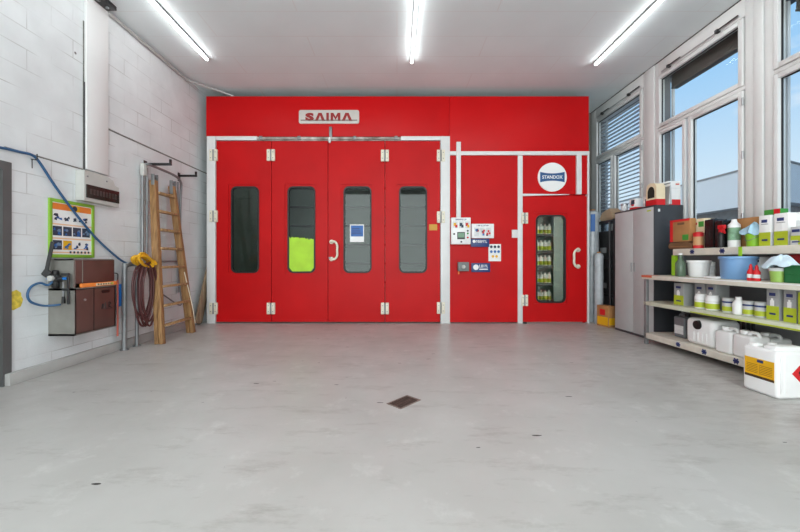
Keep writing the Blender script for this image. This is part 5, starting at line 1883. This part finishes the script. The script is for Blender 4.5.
b = NB(); cyl(b, (0, 0, h * 0.86), (0, 0, h), w * 0.26, seg=18); part(r, 'cap', b, M_WHITE)


# --- bottom shelf canisters
def jerrycan(name, lab, w, d, h, loc, rot, body, capcol, cap_side=-1):
    """upright canister; local y is the width w, x the depth d"""
    r = thing(name, lab, 'canister', loc, rot)
    b = NB()
    box(b, 0, d, -w / 2, w / 2, 0, h * 0.86, 0, min(w, d) * 0.14, 4)
    hb = NB()
    # moulded hand grip bridge
    pts = [(d * 0.5, -w * 0.12 * cap_side * -1, h * 0.80), (d * 0.5, 0.0, h * 0.94), (d * 0.5, w * 0.16 * cap_side * -1, h * 0.96), (d * 0.5, w * 0.34 * cap_side * -1, h * 0.93), (d * 0.5, w * 0.40 * cap_side * -1, h * 0.80)]
    part(r, 'body', b, body)
    tube(hb, pts, d * 0.09, seg=12)
    part(r, 'grip', hb, body)
    b = NB(); y = w * 0.3 * cap_side
    cyl(b, (d * 0.5, y, h * 0.84), (d * 0.5, y, h * 0.90), d * 0.17, seg=20); part(r, 'neck', b, body)
    b = NB(); cyl(b, (d * 0.5, y, h * 0.89), (d * 0.5, y, h), d * 0.2, d * 0.19, seg=20); part(r, 'cap', b, capcol)
    return r


vm, w, h, loc = fit(673.5, 684.5, 313.5, 0.2, LOWZ)
r = jerrycan('canister', 'small grey canister with a pale label on the bottom shelf', w, 0.14, h, loc, TH, mat('smoky_grey_plastic', (112, 116, 120), 0.4, var=0.1), M_BLACK)
b = NB(); box(b, -0.002, 0.001, -w * 0.4, w * 0.4, h * 0.15, h * 0.5); part(r, 'label', b, M_PRINTL)
# big canister lying with its black cap to the front
vm, w, h, loc = fit(685, 713, 319, 0.07, LOWZ)
r = thing('canister', 'white canister with a black cap facing out on the bottom shelf', 'canister', loc, TH)
b = NB()
box(b, 0, 0.34, -w / 2, w / 2, 0, h, 0, 0.055, 5)
part(r, 'body', b, M_WHITE)
b = NB()
for k in range(4):
    box(b, -0.006, 0.012, -w * 0.30 + k * w * 0.15, -w * 0.24 + k * w * 0.15, h * 0.16, h * 0.5, 0, 0.005)
part(r, 'rib', b, M_WHITE)
b = NB(); cyl(b, (0.03, w * 0.02, h * 0.77), (-0.018, w * 0.02, h * 0.77), 0.054, 0.05, seg=26); part(r, 'cap', b, M_BLACK)
vm, w, h, loc = fit(714.3, 731, 327.5, 0.04, LOWZ)
jerrycan('canister', 'white square canister beside the black capped one on the bottom shelf', w, 0.2, h, loc, TH, M_WHITE, M_WHITE, 1)
vm, w, h, loc = fit(731.8, 752, 331.5, 0.04, LOWZ)
jerrycan('canister', 'white square canister just behind the big yellow labelled one', w, 0.2, h, loc, TH, M_WHITE, M_WHITE, 1)
vm, w, h, loc = fit(752, 772, 334, 0.25, LOWZ)
jerrycan('canister', 'white canister deep on the bottom shelf above the yellow labelled one', w, 0.22, h, loc, TH, M_GREYC, M_WHITE, 1)
# dark hoses hanging at the back under the middle shelf
for k in range(4):
    v = bv(738 + k * 5, 0.53)
    b = NB(); tube(b, [(0, 0, 0.0), (0.006, 0.0, 0.2), (0, 0.0, MIDZ - LOWZ - 0.06)], 0.014, seg=8)
    solo('black_hose', b, M_BLACK, ['first', 'second', 'third', 'fourth'][k] + ' black hose from the left hanging behind the bottom shelf canisters', 'hose', bw(0.53, v, LOWZ + 0.002), TH, local=True)

# ------------------------------------------------------------------ big white canister on the floor
# near vertical edge and the two faces fitted to the photograph
jc = thing('jerrycan', 'large white canister with a yellow label standing on the floor in front of the shelf', 'canister', (3.14, 2.965, 0), math.radians(3))
JW, JD, JH = 0.30, 0.29, 0.43                     # along y, along x, height
b = NB()
box(b, 0.0, JD, 0.0, JW, 0.0, JH * 0.93, 0, 0.035, 4)
part(jc, 'body', b, M_WHITE)
b = NB()
for x in (0.02, 0.06):
    box(b, x, x + 0.014, -0.004, 0.02, 0.05, JH * 0.84, 0, 0.004)
part(jc, 'rib', b, M_WHITE)
b = NB()
box(b, 0.02, 0.11, 0.20, JW - 0.03, JH * 0.88, JH * 0.985, 0, 0.022, 3)
box(b, 0.02, JD - 0.02, 0.03, 0.14, JH * 0.88, JH * 1.0, 0, 0.022, 3)
part(jc, 'grip', b, M_WHITE)
b = NB(); cyl(b, (0.2, 0.22, JH * 0.92), (0.2, 0.22, JH * 0.985), 0.032, seg=24); part(jc, 'cap', b, M_WHITE)
b = NB()
box(b, -0.0015, 0.001, 0.03, JW - 0.03, 0.13, 0.30, 0)
box(b, -0.0022, 0.0, 0.03, JW - 0.03, 0.13, 0.152, 1)
box(b, -0.0022, 0.0, 0.115, 0.165, 0.268, 0.292, 2)
for k in range(6):
    for q in range(2):
        box(b, -0.0022, 0.0, 0.045 + q * 0.115, 0.14 + q * 0.115, 0.172 + k * 0.014, 0.177 + k * 0.014, 3)
box(b, -0.0022, 0.0, 0.145, 0.148, 0.165, 0.25, 4)
part(jc, 'label', b, [M_YEL, mat('dark_brown_band', (66, 44, 22), 0.5), M_NAVY, mat('ochre_text', (150, 104, 16), 0.5), mat('brown_line', (140, 96, 20), 0.5)])
b = NB()
cx_, cz_ = 0.20, 0.215
s_ = 0.08
prism(b, [(cx_ - s_, cz_), (cx_, cz_ - s_), (cx_ + s_, cz_), (cx_, cz_ + s_)], -0.002, 0.001, 'y', 0)
prism(b, [(cx_ - 0.02, cz_ - 0.005), (cx_ + 0.02, cz_ - 0.005), (cx_ + 0.022, cz_ + 0.012), (cx_ + 0.008, cz_ + 0.045), (cx_ + 0.004, cz_ + 0.02), (cx_ - 0.008, cz_ + 0.034), (cx_ - 0.022, cz_ + 0.012)], -0.003, -0.002, 'y', 1)
box(b, cx_ - 0.02, cx_ + 0.02, -0.003, -0.002, cz_ - 0.016, cz_ - 0.011, 1)
part(jc, 'hazard_diamond', b, [M_REDP, M_BLACK])

# ------------------------------------------------------------------ groups of repeats
GROUPS = {'led_strip_light': 'strip lights under the ceiling', 'paint_carton': 'lime printed cartons on the shelves',
          'paint_tin': 'tins on shelf and cabinet', 'plank': 'planks at the booth corner', 'blue_sign': 'dark blue plates on the booth',
          'film_roll': 'wrapped rolls in the corner', 'black_hose': 'black hoses behind the bottom shelf', 'canister': 'canisters on the bench',
          'venetian_blind': 'blinds outside the windows', 'storage_box': 'boxes on the corner rack', 'gun_carton': 'small cartons on the cabinet'}
for o in S.objects:
    if o.parent is None and 'label' in o and 'group' not in o:
        k = o.name.split('.')[0]
        if k in GROUPS:
            o['group'] = GROUPS[k]
